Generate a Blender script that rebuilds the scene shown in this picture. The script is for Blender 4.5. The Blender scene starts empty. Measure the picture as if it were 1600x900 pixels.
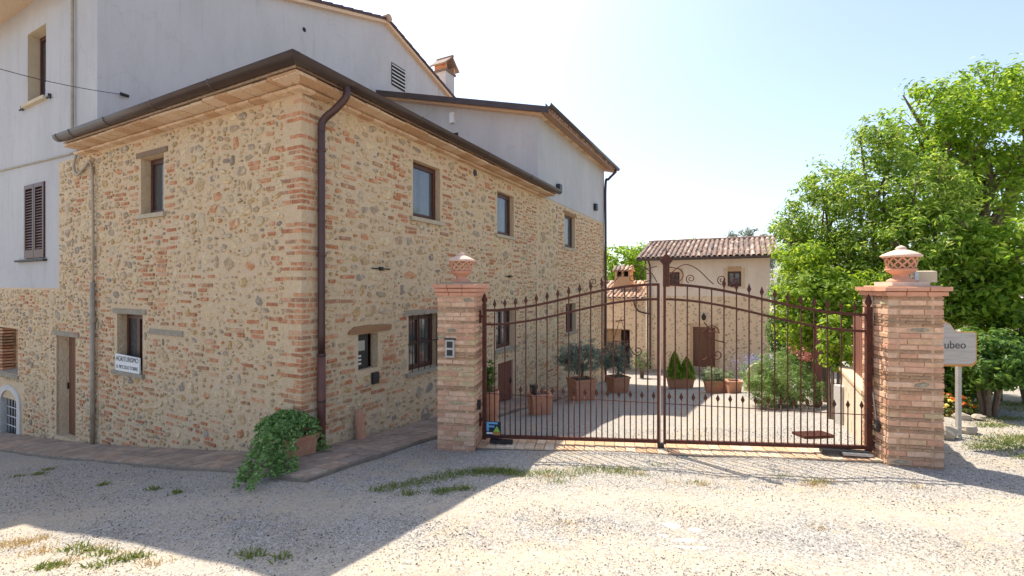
import bpy, math, random
import numpy as np
from mathutils import Vector, Matrix, Euler
random.seed(7); rng = np.random.default_rng(11)
R = math.radians
scene = bpy.context.scene
COL = scene.collection

# ------------------------------------------------------------------ camera, sky, sun, exposure
FPX, HZ, CZ = 700.0, 445.0, 2.1            # focal length in photo pixels (1600 wide), horizon row, eye height
cam_d = bpy.data.cameras.new('camera'); cam = bpy.data.objects.new('camera', cam_d); COL.objects.link(cam)
cam.location = (0, 0, CZ); cam.rotation_euler = (R(90), 0, 0)
cam_d.sensor_width = 36; cam_d.lens = 36*FPX/1600; cam_d.shift_y = -5/1600
cam_d.clip_start = 0.05; cam_d.clip_end = 3000
scene.camera = cam
SUN_EL = R(58.5); SUN_DIR = Vector((.47, -.883, 0)).normalized()     # direction the light travels on the ground
w = bpy.data.worlds.new('World'); scene.world = w; w.use_nodes = True
nt = w.node_tree; bg = nt.nodes['Background']
sky = nt.nodes.new('ShaderNodeTexSky'); sky.sky_type = 'NISHITA'; sky.sun_disc = False
sky.sun_elevation = SUN_EL
sx, sy = -SUN_DIR.x, -SUN_DIR.y                                     # where the sun stands
sky.sun_rotation = math.atan2(sx, sy)
sky.air_density = 1.0; sky.dust_density = 1.8; sky.ozone_density = 2.5
hs = nt.nodes.new('ShaderNodeHueSaturation'); hs.inputs['Saturation'].default_value = .85; nt.links.new(sky.outputs[0], hs.inputs['Color']); nt.links.new(hs.outputs[0], bg.inputs[0]); bg.inputs[1].default_value = 0.135
sun_d = bpy.data.lights.new('sun', 'SUN'); sun_d.energy = 3.9; sun_d.angle = R(.53); sun_d.color = (1, .93, .81)
sun = bpy.data.objects.new('sun', sun_d); COL.objects.link(sun)
tv = Vector((SUN_DIR.x*math.cos(SUN_EL), SUN_DIR.y*math.cos(SUN_EL), -math.sin(SUN_EL)))
sun.rotation_euler = tv.to_track_quat('-Z', 'Y').to_euler(); sun.location = (-10, 20, 30)
scene.view_settings.view_transform = 'Standard'; scene.view_settings.look = 'None'
scene.view_settings.gamma = 1; scene.view_settings.use_curve_mapping = False
scene.view_settings.exposure = 1.05

# ------------------------------------------------------------------ frames and pixel helpers
TH = math.atan2(.8903, .4553)
dB = np.array([math.cos(TH), math.sin(TH)]); dA = np.array([-dB[1], dB[0]])
C0 = np.array([(471-800)/FPX*6.0, 6.0])                             # the stone house's street corner
def H2W(t, s, z=0): p = C0+dB*t+dA*s; return (p[0], p[1], z)
def ray(x, y): return np.array([(x-800)/FPX, 1, (HZ-y)/FPX])
def at(x, y, Y): r = ray(x, y); return (r[0]*Y, Y, CZ+r[2]*Y)

# ground heights: thin-plate fit through points read off wall and pillar feet
_cp = [(0,0,.45),(-1.1,2.7,.24),(4.5,5.3,0),(-1,6.3,-.21),(1.8,5.7,-.06),(-2.82,6,-.2),(-3.86,6.53,-.38),(-8.06,8.68,-1.03),(-11.4,10.4,-1.42),
       (-1.45,8.68,-.5),(4.0,19.35,-2.07),(1.3,13.5,-1.2),(8,23,-2.35),(13,23,-2.35),(5.1,10.6,-.62),(7,6.5,.0),(9,5,.1),(11,9,-.1),(14,14,-.9),(0,-5,.6),(-8,2,-.25),(-8,-4,.1),(9,-4,.6),
       (-14,8,-1.5),(-16,0,-.8),(16,4,.2),(16,-4,.5),(3,3,.2),(-4.5,4.2,-.2),(3,29,-2.5),(16,29,-2.4),(-6,29,-2.5),(-16,29,-2.5),(-16,15,-1.9)]
_cp = np.array(_cp, float)
def _tps(d2): return np.where(d2 > 1e-9, d2*np.log(np.maximum(d2, 1e-9)), 0)
_n = len(_cp); _K = _tps(((_cp[:, None, :2]-_cp[None, :, :2])**2).sum(-1))+np.eye(_n)*.6
_P = np.c_[np.ones(_n), _cp[:, :2]]; _A = np.block([[_K, _P], [_P.T, np.zeros((3, 3))]])
_W = np.linalg.solve(_A, np.r_[_cp[:, 2], 0, 0, 0])
def gz_arr(x, y):
    x = np.clip(np.asarray(x, float), -16, 16); y = np.clip(np.asarray(y, float), -5, 29)
    d2 = (x[..., None]-_cp[:, 0])**2+(y[..., None]-_cp[:, 1])**2
    return _tps(d2)@_W[:_n]+_W[_n]+_W[_n+1]*x+_W[_n+2]*y
def gz(x, y): return float(gz_arr(np.array(x), np.array(y)))
def ongz(x, y, lift=0):
    """photo pixel -> point on the ground"""
    r = ray(x, y); lo, hi = .5, 60.
    for _ in range(50):
        m = (lo+hi)/2
        if CZ+r[2]*m > gz(r[0]*m, m)+lift: lo = m
        else: hi = m
    return Vector((r[0]*lo, lo, CZ+r[2]*lo))

# ------------------------------------------------------------------ materials
def nodes_of(name):
    m = bpy.data.materials.new(name); m.use_nodes = True; n = m.node_tree
    return m, n, n.nodes['Principled BSDF']
def add(n, t, **k):
    o = n.nodes.new(t)
    for a, b in k.items(): setattr(o, a, b)
    return o
def ramp(n, stops, interp='LINEAR'):
    r = add(n, 'ShaderNodeValToRGB'); r.color_ramp.interpolation = interp; e = r.color_ramp.elements
    while len(e) < len(stops): e.new(.5)
    for i, (p, c) in enumerate(stops): e[i].position = p; e[i].color = (*c, 1) if len(c) == 3 else c
    return r
def coords(n): return add(n, 'ShaderNodeTexCoord').outputs['Object']
def worldpos(n): return add(n, 'ShaderNodeNewGeometry').outputs['Position']
def mixc(n, fac, a, b, mode='MIX'):
    m = add(n, 'ShaderNodeMix', data_type='RGBA', blend_type=mode)
    for s, v in ((0, fac), (6, a), (7, b)):
        if hasattr(v, 'is_output'): n.links.new(v, m.inputs[s])
        else: m.inputs[s].default_value = v if s == 0 else (*v, 1)
    return m.outputs[2]
def noise(n, co, scale, detail=4, rough=.6, out=0):
    t = add(n, 'ShaderNodeTexNoise'); t.inputs['Scale'].default_value = scale; t.inputs['Detail'].default_value = detail; t.inputs['Roughness'].default_value = rough
    n.links.new(co, t.inputs['Vector']); return t.outputs[out]
def mapr(n, v, a, b, c, d):
    m = add(n, 'ShaderNodeMapRange'); n.links.new(v, m.inputs[0])
    for i, q in enumerate((a, b, c, d)): m.inputs[i+1].default_value = q
    return m.outputs[0]
def bump(n, p, h, strength=.5, dist=.01, prev=None):
    b = add(n, 'ShaderNodeBump'); b.inputs['Strength'].default_value = strength; b.inputs['Distance'].default_value = dist
    n.links.new(h, b.inputs['Height'])
    if prev: n.links.new(prev, b.inputs['Normal'])
    n.links.new(b.outputs[0], p.inputs['Normal']); return b.outputs[0]
def rnd01(n):
    """one random number per object and per loose piece of a joined mesh"""
    a = add(n, 'ShaderNodeObjectInfo').outputs['Random']; g = add(n, 'ShaderNodeNewGeometry').outputs['Random Per Island']
    s = add(n, 'ShaderNodeMath', operation='ADD'); n.links.new(a, s.inputs[0]); n.links.new(g, s.inputs[1])
    f = add(n, 'ShaderNodeMath', operation='FRACT'); n.links.new(s.outputs[0], f.inputs[0]); return f.outputs[0]
def mat(name, c1, c2=None, scale=4, rough=.8, bs=0, bscale=40, metal=0, world=True, spec=None, dirt=None):
    m, n, p = nodes_of(name); co = worldpos(n) if world else coords(n)
    c2 = c2 or tuple(x*.8 for x in c1)
    f = mapr(n, noise(n, co, scale), .35, .65, 0, 1)
    c = mixc(n, f, c1, c2)
    if dirt:
        f2 = mapr(n, noise(n, co, dirt[0], 5, .7), .52, .72, 0, dirt[2]); c = mixc(n, f2, c, dirt[1])
    n.links.new(c, p.inputs['Base Color']); p.inputs['Roughness'].default_value = rough; p.inputs['Metallic'].default_value = metal
    if spec is not None: p.inputs['Specular IOR Level'].default_value = spec
    if bs: bump(n, p, noise(n, co, bscale, 5, .65), bs, .02)
    return m
def palette(name, stops, rough=.9, vary=.25, scale=30, bs=.4, bscale=60):
    m, n, p = nodes_of(name); r = rnd01(n); rp = ramp(n, stops, 'CONSTANT'); n.links.new(r, rp.inputs[0])
    co = worldpos(n); nz = noise(n, co, scale, 4, .65)
    v = mapr(n, nz, .3, .7, 1-vary, 1+vary)
    h = add(n, 'ShaderNodeHueSaturation'); n.links.new(rp.outputs[0], h.inputs['Color']); n.links.new(v, h.inputs['Value'])
    n.links.new(h.outputs[0], p.inputs['Base Color']); p.inputs['Roughness'].default_value = rough
    p.inputs['Specular IOR Level'].default_value = .25
    bump(n, p, noise(n, co, bscale, 5, .7), bs, .01); return m
def leafmat(name, stops, trans=.35, rough=.5):
    m, n, p = nodes_of(name); g = add(n, 'ShaderNodeNewGeometry').outputs['Random Per Island']
    rp = ramp(n, stops); n.links.new(g, rp.inputs[0]); n.links.new(rp.outputs[0], p.inputs['Base Color']); p.inputs['Roughness'].default_value = rough
    p.inputs['Specular IOR Level'].default_value = .35
    t = add(n, 'ShaderNodeBsdfTranslucent'); h = add(n, 'ShaderNodeHueSaturation'); h.inputs['Value'].default_value = 1.5; h.inputs['Hue'].default_value = .485
    n.links.new(rp.outputs[0], h.inputs['Color']); n.links.new(h.outputs[0], t.inputs['Color'])
    mx = add(n, 'ShaderNodeMixShader'); mx.inputs[0].default_value = trans; n.links.new(p.outputs[0], mx.inputs[1]); n.links.new(t.outputs[0], mx.inputs[2])
    n.links.new(mx.outputs[0], n.nodes['Material Output'].inputs[0]); return m

def mortar_mat():
    m, n, p = nodes_of('mortar'); co = worldpos(n)
    a = mapr(n, noise(n, co, .9, 5, .6), .35, .65, 0, 1); b = mapr(n, noise(n, co, 14, 6, .75), .3, .7, 0, 1)
    c = mixc(n, a, (.83, .63, .41), (.78, .60, .42)); c = mixc(n, b, c, (.70, .505, .30)); 
    f3 = mapr(n, noise(n, co, 45, 4, .7), .58, .72, 0, .5); c = mixc(n, f3, c, (.36, .235, .125))
    f4 = mapr(n, noise(n, co, 2.3, 4, .6), .56, .72, 0, .6); c = mixc(n, f4, c, (.76, .63, .45))
    n.links.new(c, p.inputs['Base Color']); p.inputs['Roughness'].default_value = .95; p.inputs['Specular IOR Level'].default_value = .15
    q = bump(n, p, noise(n, co, 16, 5, .7), 1.0, .05); bump(n, p, noise(n, co, 90, 3, .7), .5, .008, q); return m
def plaster_mat(name, c, c2, warm):
    m, n, p = nodes_of(name); co = worldpos(n)
    mp = add(n, 'ShaderNodeMapping'); mp.inputs['Scale'].default_value = (1, 1, .35); n.links.new(co, mp.inputs[0])
    a = mapr(n, noise(n, mp.outputs[0], .8, 6, .62), .35, .66, 0, 1); q = mixc(n, a, c, c2)
    b = mapr(n, noise(n, mp.outputs[0], 3.1, 6, .7), .52, .75, 0, .55); q = mixc(n, b, q, warm)
    m2 = add(n, 'ShaderNodeMapping'); m2.inputs['Scale'].default_value = (7, 7, .35); n.links.new(co, m2.inputs[0])
    st = mapr(n, noise(n, m2.outputs[0], 1, 5, .65), .58, .78, 0, .45); q = mixc(n, st, q, tuple(x*.72 for x in warm))
    vc = add(n, 'ShaderNodeTexVoronoi', feature='DISTANCE_TO_EDGE'); vc.inputs['Scale'].default_value = .45
    wv = add(n, 'ShaderNodeVectorMath', operation='ADD'); n.links.new(co, wv.inputs[0]); n.links.new(noise(n, co, 2.5, 5, .7, 1), wv.inputs[1]); n.links.new(wv.outputs[0], vc.inputs['Vector'])
    q = mixc(n, mapr(n, vc.outputs['Distance'], .0, .004, .4, 0), q, tuple(x*.5 for x in warm))
    n.links.new(q, p.inputs['Base Color']); p.inputs['Roughness'].default_value = .9; p.inputs['Specular IOR Level'].default_value = .2
    k = bump(n, p, noise(n, co, 3, 4, .6), .25, .05); bump(n, p, noise(n, co, 70, 3, .6), .25, .006, k); return m
def gravel_mat(name, sandy=.46):
    m, n, p = nodes_of(name); co = worldpos(n)
    v = add(n, 'ShaderNodeTexVoronoi'); v.inputs['Scale'].default_value = 88; n.links.new(co, v.inputs['Vector'])
    sep = add(n, 'ShaderNodeSeparateColor'); n.links.new(v.outputs['Color'], sep.inputs[0])
    rp = ramp(n, [(0, (.10, .09, .08)), (.12, (.20, .185, .165)), (.4, (.30, .28, .255)), (.7, (.385, .36, .325)), (.9, (.48, .455, .42)), (1, (.27, .21, .155))])
    n.links.new(sep.outputs[0], rp.inputs[0])
    big = mapr(n, noise(n, co, .5, 5, .6), .36, .58, 0, 1)
    md = mapr(n, noise(n, co, 5, 5, .7), .35, .68, 0, 1)
    f = add(n, 'ShaderNodeMath', operation='MULTIPLY'); n.links.new(big, f.inputs[0]); n.links.new(md, f.inputs[1])
    f2 = add(n, 'ShaderNodeMath', operation='MULTIPLY'); n.links.new(f.outputs[0], f2.inputs[0]); f2.inputs[1].default_value = sandy*2
    c = mixc(n, f2.outputs[0], rp.outputs[0], (.42, .335, .23))
    sx_ = add(n, 'ShaderNodeSeparateXYZ'); n.links.new(co, sx_.inputs[0])
    ln_ = add(n, 'ShaderNodeMath', operation='MULTIPLY_ADD'); n.links.new(sx_.outputs[0], ln_.inputs[0]); ln_.inputs[1].default_value = .06; n.links.new(sx_.outputs[1], ln_.inputs[2])
    wob = add(n, 'ShaderNodeMath', operation='ADD'); n.links.new(ln_.outputs[0], wob.inputs[0]); n.links.new(mapr(n, noise(n, co, .9, 4, .6), 0, 1, -.45, .45), wob.inputs[1])
    for cen, hw in ((3.05, .26), (4.15, .30)):
        dd = add(n, 'ShaderNodeMath', operation='SUBTRACT'); n.links.new(wob.outputs[0], dd.inputs[0]); dd.inputs[1].default_value = cen
        ab = add(n, 'ShaderNodeMath', operation='ABSOLUTE'); n.links.new(dd.outputs[0], ab.inputs[0]); bd = mapr(n, ab.outputs[0], hw*.4, hw*1.5, .55, 0)
        mm = add(n, 'ShaderNodeMath', operation='MULTIPLY'); n.links.new(bd, mm.inputs[0]); n.links.new(mapr(n, noise(n, co, 14, 5, .75), .35, .6, .25, 1), mm.inputs[1]); c = mixc(n, mm.outputs[0], c, (.47, .395, .29))
    d = mapr(n, noise(n, co, 2.2, 5, .7), .6, .75, 0, .35); c = mixc(n, d, c, (.28, .22, .15))
    n.links.new(c, p.inputs['Base Color']); p.inputs['Roughness'].default_value = .95; p.inputs['Specular IOR Level'].default_value = .15
    q = bump(n, p, v.outputs['Distance'], -.8, .012); bump(n, p, noise(n, co, 9, 5, .7), .5, .03, q); return m
def wood_mat(name, c1, c2, rough=.6, sc=(40, 40, 3)):
    m, n, p = nodes_of(name); mp = add(n, 'ShaderNodeMapping'); mp.inputs['Scale'].default_value = sc; n.links.new(worldpos(n), mp.inputs[0])
    f = mapr(n, noise(n, mp.outputs[0], 1, 5, .6), .3, .7, 0, 1); n.links.new(mixc(n, f, c1, c2), p.inputs['Base Color']); p.inputs['Roughness'].default_value = rough
    bump(n, p, noise(n, mp.outputs[0], 1, 5, .6), .3, .005); return m
def glass_mat():
    m, n, p = nodes_of('window_glass'); p.inputs['Base Color'].default_value = (.24, .25, .26, 1); p.inputs['Metallic'].default_value = .6; p.inputs['Roughness'].default_value = .05
    p.inputs['Specular IOR Level'].default_value = .9; p.inputs['Alpha'].default_value = .55; return m
def stone_far_mat(name, base, base2, dark, sc=7):
    m, n, p = nodes_of(name); co = worldpos(n)
    v = add(n, 'ShaderNodeTexVoronoi'); v.inputs['Scale'].default_value = sc; n.links.new(co, v.inputs['Vector'])
    sep = add(n, 'ShaderNodeSeparateColor'); n.links.new(v.outputs['Color'], sep.inputs[0])
    st = ramp(n, [(0, dark), (.45, tuple(x*1.35 for x in dark)), (.75, base), (1, base2)]); n.links.new(sep.outputs[1], st.inputs[0])
    f = mapr(n, v.outputs['Distance'], .33, .47, 0, 1); c = mixc(n, f, st.outputs[0], base)
    c = mixc(n, mapr(n, noise(n, co, 1.2), .35, .65, 0, .5), c, base2)
    n.links.new(c, p.inputs['Base Color']); p.inputs['Roughness'].default_value = .95; bump(n, p, v.outputs['Distance'], -.5, .03); return m

def brick_mat(*a, **k):
    m = palette(*a, **k); n = m.node_tree; p = n.nodes['Principled BSDF']; src = p.inputs['Base Color'].links[0].from_socket; co = worldpos(n)
    f = mapr(n, noise(n, co, 11, 6, .75), .50, .62, 0, .75); n.links.new(mixc(n, f, src, (.66, .47, .29)), p.inputs['Base Color']); return m
def stone_mat():
    m = palette('field_stone', [(0,(.47,.325,.18)),(.13,(.58,.425,.245)),(.26,(.40,.285,.17)),(.36,(.62,.475,.29)),(.46,(.37,.28,.19)),(.56,(.48,.31,.14)),(.64,(.50,.39,.25)),(.75,(.29,.235,.18)),(.82,(.38,.305,.215)),(.9,(.52,.25,.12))], vary=.35, scale=24, bs=.7)
    n = m.node_tree; p = n.nodes['Principled BSDF']; src = p.inputs['Base Color'].links[0].from_socket; co = worldpos(n)
    a = mapr(n, noise(n, co, 10, 6, .75), .49, .62, 0, .8); c = mixc(n, a, src, (.74, .56, .36)); n.links.new(c, p.inputs['Base Color']); return m
MT = dict(
 mortar=mortar_mat(),
 stone=stone_mat(),
 brick=brick_mat('old_brick', [(0,(.47,.185,.09)),(.2,(.55,.265,.14)),(.4,(.41,.16,.08)),(.55,(.57,.32,.19)),(.7,(.37,.195,.115)),(.85,(.52,.22,.115))], vary=.3, scale=18, bs=.6),
 pbrick=palette('pillar_brick', [(0,(.64,.365,.235)),(.2,(.69,.42,.27)),(.42,(.60,.32,.20)),(.6,(.70,.45,.30)),(.8,(.62,.39,.235)),(.93,(.57,.42,.24))], vary=.2, scale=16, bs=.5),
 pthin=palette('thin_brick', [(0,(.40,.225,.13)),(.35,(.46,.28,.17)),(.7,(.36,.225,.14))], vary=.25),
 pmortar=mat('pillar_mortar', (.66,.45,.30), (.58,.38,.25), 12, .95, .5, 70),
 pstone=palette('pillar_stone', [(0,(.50,.41,.25)),(.4,(.42,.35,.22)),(.75,(.36,.30,.21))], vary=.35, scale=35, bs=.8),
 paver=palette('terracotta_paver', [(0,(.33,.245,.185)),(.3,(.37,.28,.21)),(.6,(.29,.225,.175)),(.85,(.39,.275,.195))], vary=.3, scale=9, bs=.4),
 pavbed=mat('paver_joint', (.27,.22,.17), (.20,.16,.125), 8, .95, .5, 60),
 sillbrick=palette('cornice_brick', [(0,(.60,.40,.25)),(.3,(.66,.47,.31)),(.6,(.55,.34,.20)),(.85,(.70,.52,.36))], vary=.2),
 plaster=plaster_mat('white_plaster', (.55,.53,.52), (.475,.46,.455), (.43,.40,.37)),
 plaster_w=plaster_mat('annex_plaster', (.80,.66,.53), (.74,.58,.45), (.64,.48,.34)),
 gravel=gravel_mat('gravel_ground'),
 gutter=mat('brown_gutter', (.085,.058,.05), (.065,.045,.04), 3, .45, .15, 20, .3),
 pipe=mat('brown_downpipe', (.085,.042,.038), (.065,.032,.03), 4, .4, .1, 20, .3),
 castiron=mat('red_downpipe', (.17,.065,.045), (.12,.048,.036), 4, .55, .2, 20, .1),
 greypipe=mat('grey_pipe', (.42,.36,.28), (.33,.275,.21), 5, .6, .1, 30),
 wood=wood_mat('window_wood', (.105,.035,.02), (.07,.022,.014), .45),
 door=wood_mat('door_wood', (.20,.085,.04), (.14,.055,.027), .55),
 beam=wood_mat('old_beam', (.36,.19,.085), (.24,.12,.055), .85, (6, 6, 60)),
 oldlintel=wood_mat('brown_lintel', (.27,.185,.115), (.18,.12,.075), .85, (6, 60, 6)),
 greywood=wood_mat('weathered_wood', (.52,.48,.43), (.38,.34,.30), .85, (4, 4, 50)),
 glass=glass_mat(),
 curtain=mat('white_curtain', (.72,.72,.70), (.60,.60,.60), 14, .9),
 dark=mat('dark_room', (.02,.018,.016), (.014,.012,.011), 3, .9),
 black=mat('black_plastic', (.022,.022,.024), (.016,.016,.017), 5, .45),
 steel=mat('steel_plate', (.45,.45,.46), (.38,.38,.39), 12, .4, metal=.7),
 iron=mat('rusty_gate_iron', (.105,.034,.021), (.07,.025,.018), 9, .65, .3, 60, .0, spec=.25, dirt=(25,(.18,.065,.032),.6)),
 darkiron=mat('black_iron', (.03,.026,.024), (.045,.03,.025), 20, .6, .2, 60, .3),
 terracotta=mat('terracotta', (.56,.265,.155), (.49,.225,.13), 9, .8, .25, 60, dirt=(6,(.62,.42,.31),.6)),
 lampterra=mat('lantern_terracotta', (.66,.33,.205), (.60,.28,.17), 8, .8, .2, 50),
 lampcap=mat('lantern_cap', (.72,.52,.41), (.66,.45,.34), 6, .85, .2, 50),
 rooftile=palette('roof_tile', [(0,(.38,.235,.16)),(.2,(.47,.31,.21)),(.4,(.30,.20,.15)),(.55,(.52,.38,.28)),(.7,(.40,.26,.19)),(.86,(.25,.19,.155))], vary=.35, scale=20),
 annextile=palette('annex_roof_tile', [(0,(.25,.165,.125)),(.2,(.31,.22,.17)),(.4,(.20,.145,.12)),(.55,(.42,.33,.27)),(.7,(.27,.19,.15)),(.86,(.165,.13,.115))], vary=.35, scale=20),
 sill=mat('stone_sill', (.52,.43,.30), (.44,.36,.25), 10, .9, .4, 50),
 greystone=mat('grey_lintel', (.37,.315,.235), (.29,.24,.175), 9, .9, .5, 40),
 cream=mat('cream_surround', (.66,.62,.56), (.58,.54,.48), 5, .9, .3, 40),
 ochre=mat('ochre_reveal', (.60,.49,.34), (.54,.43,.30), 4, .9),
 white=mat('white_sign', (.78,.77,.75), (.72,.71,.70), 8, .6),
 ink=mat('dark_ink', (.05,.05,.055), (.04,.04,.045), 8, .7),
 blue=mat('sign_blue', (.16,.42,.66), (.15,.40,.62), 5, .5), navy=mat('sign_navy', (.015,.02,.05), (.012,.016,.04), 5, .5),
 lime=mat('sign_green', (.33,.52,.08), (.30,.48,.07), 5, .5), orange=mat('sign_orange', (.55,.24,.04), (.5,.2,.04), 5, .5),
 bark=mat('bark', (.20,.145,.10), (.13,.09,.065), 9, .95, .8, 30),
 soil=mat('soil', (.16,.115,.075), (.11,.08,.05), 9, .95, .8, 40),
 rock=mat('garden_rock', (.46,.39,.30), (.35,.29,.22), 4, .95, .8, 14),
 palestone=mat('pale_flat_stone', (.60,.57,.52), (.46,.42,.36), 18, .95, .6, 60, dirt=(12,(.42,.35,.26),.8)),
 rustwood=wood_mat('rust_red_boards', (.21,.075,.045), (.15,.05,.032), .7),
 walnut=leafmat('walnut_leaf', [(0,(.09,.19,.014)),(.45,(.17,.30,.02)),(.8,(.27,.40,.03)),(1,(.34,.42,.06))], .6),
 laurel=leafmat('laurel_leaf', [(0,(.08,.175,.02)),(.45,(.18,.30,.028)),(.8,(.30,.41,.05)),(1,(.44,.50,.14))], .55, .38),
 maple=leafmat('light_leaf', [(0,(.13,.25,.016)),(.5,(.21,.33,.024)),(1,(.32,.41,.04))], .55),
 shrub=leafmat('shrub_leaf', [(0,(.05,.115,.016)),(.6,(.10,.20,.025)),(1,(.17,.28,.04))], .4),
 olive=leafmat('olive_leaf', [(0,(.15,.185,.13)),(.5,(.21,.25,.18)),(1,(.30,.34,.27))], .15),
 conifer=leafmat('conifer_leaf', [(0,(.09,.18,.014)),(.5,(.20,.31,.022)),(1,(.36,.44,.035))], .25),
 rosemary=leafmat('rosemary_leaf', [(0,(.10,.17,.03)),(.5,(.17,.26,.05)),(1,(.26,.34,.09))], .3),
 lavender=leafmat('lavender_flower', [(0,(.25,.22,.36)),(1,(.38,.34,.50))], .2),
 greyplant=leafmat('grey_leaf', [(0,(.17,.22,.09)),(1,(.30,.35,.17))], .2),
 sedum=leafmat('sedum_leaf', [(0,(.11,.21,.05)),(.5,(.18,.30,.08)),(1,(.30,.42,.15))], .2, .45),
 grass=leafmat('weed_leaf', [(0,(.09,.14,.025)),(.5,(.15,.21,.04)),(1,(.27,.27,.07))], .3),
 dry=leafmat('dry_grass', [(0,(.40,.27,.09)),(1,(.52,.40,.17))], .2),
 flower_o=leafmat('orange_petal', [(0,(.70,.14,.02)),(1,(.78,.28,.03))], .2), flower_y=leafmat('yellow_petal', [(0,(.66,.52,.06)),(1,(.75,.66,.16))], .2),
 pink=leafmat('pink_blossom', [(0,(.48,.17,.12)),(1,(.60,.34,.25))], .2),
 pebble=palette('pebble', [(0,(.37,.335,.285)),(.25,(.45,.415,.36)),(.5,(.30,.27,.23)),(.68,(.52,.49,.44)),(.82,(.22,.185,.145)),(.92,(.09,.08,.07))], vary=.12, bs=.2),
 annexstone=stone_far_mat('annex_stone', (.74,.53,.34), (.78,.57,.38), (.31,.205,.125), 8),
 yardwall=stone_far_mat('yard_wall_stone', (.58,.48,.34), (.64,.54,.40), (.36,.28,.19), 8),
)

# ------------------------------------------------------------------ mesh and object helpers
class MB:
    def __init__(s): s.v = []; s.f = []
    def add(s, vs, fs):
        o = len(s.v); s.v += [tuple(map(float, p)) for p in vs]; s.f += [tuple(i+o for i in f) for f in fs]; return s
    def box(s, x0, x1, y0, y1, z0, z1):
        return s.add([(x0,y0,z0),(x1,y0,z0),(x1,y1,z0),(x0,y1,z0),(x0,y0,z1),(x1,y0,z1),(x1,y1,z1),(x0,y1,z1)],
                     [(0,3,2,1),(4,5,6,7),(0,1,5,4),(1,2,6,5),(2,3,7,6),(3,0,4,7)])
    def prism(s, poly, vec):
        """polygon (3D points) pushed along vec"""
        n = len(poly); v = Vector(vec); a = [Vector(p) for p in poly]; b = [p+v for p in a]
        return s.add(a+b, [tuple(range(n-1, -1, -1)), tuple(range(n, 2*n))]+[(i, (i+1) % n, n+(i+1) % n, n+i) for i in range(n)])
    def tube(s, pts, r, seg=8, cap=True):
        pts = [Vector(p) for p in pts]; rr = r if isinstance(r, (list, tuple)) else [r]*len(pts); rings = []; up = None
        for i, p in enumerate(pts):
            d = (pts[min(i+1, len(pts)-1)]-pts[max(i-1, 0)]).normalized()
            if up is None: up = Vector((0, 0, 1)) if abs(d.z) < .9 else Vector((1, 0, 0))
            a = d.cross(up).normalized(); b = a.cross(d).normalized(); up = b
            rings.append([p+(a*math.cos(2*math.pi*k/seg)+b*math.sin(2*math.pi*k/seg))*rr[i] for k in range(seg)])
        vs = [q for g in rings for q in g]; fs = []
        for i in range(len(pts)-1):
            for k in range(seg): fs.append((i*seg+k, i*seg+(k+1) % seg, (i+1)*seg+(k+1) % seg, (i+1)*seg+k))
        if cap: fs += [tuple(range(seg-1, -1, -1)), tuple((len(pts)-1)*seg+k for k in range(seg))]
        return s.add(vs, fs)
    def lathe(s, prof, cx=0, cy=0, seg=20, cap=True):
        vs = [(cx+r*math.cos(2*math.pi*k/seg), cy+r*math.sin(2*math.pi*k/seg), z) for r, z in prof for k in range(seg)]; fs = []
        for i in range(len(prof)-1):
            for k in range(seg): fs.append((i*seg+k, i*seg+(k+1) % seg, (i+1)*seg+(k+1) % seg, (i+1)*seg+k))
        if cap: fs += [tuple(range(seg-1, -1, -1)), tuple((len(prof)-1)*seg+k for k in range(seg))]
        return s.add(vs, fs)
ORG = {}
GL = np.array([-.392, 6.38]); GPHI = math.atan2(-.93, 4.729); NPHI = TH-math.pi/2
FR = {'W': ((0, 0), 0), 'H': (C0, TH), 'G': (GL, GPHI), 'N': ((6.96, 23.2), NPHI)}    # world, house, gate line, annex
def F2W(fr, x, y, z=0):
    o, a = FR[fr]; return (o[0]+x*math.cos(a)-y*math.sin(a), o[1]+x*math.sin(a)+y*math.cos(a), z)
def mesh_from(name, v, f, m, smooth=False):
    me = bpy.data.meshes.new(name)
    me.from_pydata(v if isinstance(v, list) else v.tolist(), [], f if isinstance(f, list) else f.tolist()); me.materials.append(MT[m] if isinstance(m, str) else m)
    if smooth: me.polygons.foreach_set('use_smooth', [True]*len(me.polygons))
    me.update(); return me
def thing(name, label, cat, org, frame='W', group=None):
    """Empty at the thing's base; org in world ('W') or house ('H': t, s, z) coordinates"""
    o = bpy.data.objects.new(name, None); o.empty_display_size = .2; COL.objects.link(o)
    o.location = F2W(frame, *org); o.rotation_euler = (0, 0, FR[frame][1])
    o['label'] = label; o['category'] = cat
    if group: o['group'] = group
    ORG[o.name] = Vector(org); return o
def part(name, mb, m, parent, smooth=False, label=None, kind=None):
    """one mesh child; vertices given in the parent thing's frame coordinates"""
    org = ORG[parent.name]
    if isinstance(mb, MB): v = [(p[0]-org.x, p[1]-org.y, p[2]-org.z) for p in mb.v]; f = mb.f
    else: v = (np.asarray(mb[0])-np.array(org)); f = mb[1]
    o = bpy.data.objects.new(name, mesh_from(name, v, f, m, smooth)); COL.objects.link(o); o.parent = parent
    ORG[o.name] = org
    if label: o['label'] = label
    if kind: o['kind'] = kind
    return o
def inst(name, me, parent, loc, rot=(0, 0, 0), sc=(1, 1, 1)):
    o = bpy.data.objects.new(name, me); COL.objects.link(o); o.parent = parent; org = ORG[parent.name]
    o.location = Vector(loc)-org; o.rotation_euler = rot; o.scale = sc; return o
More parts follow.
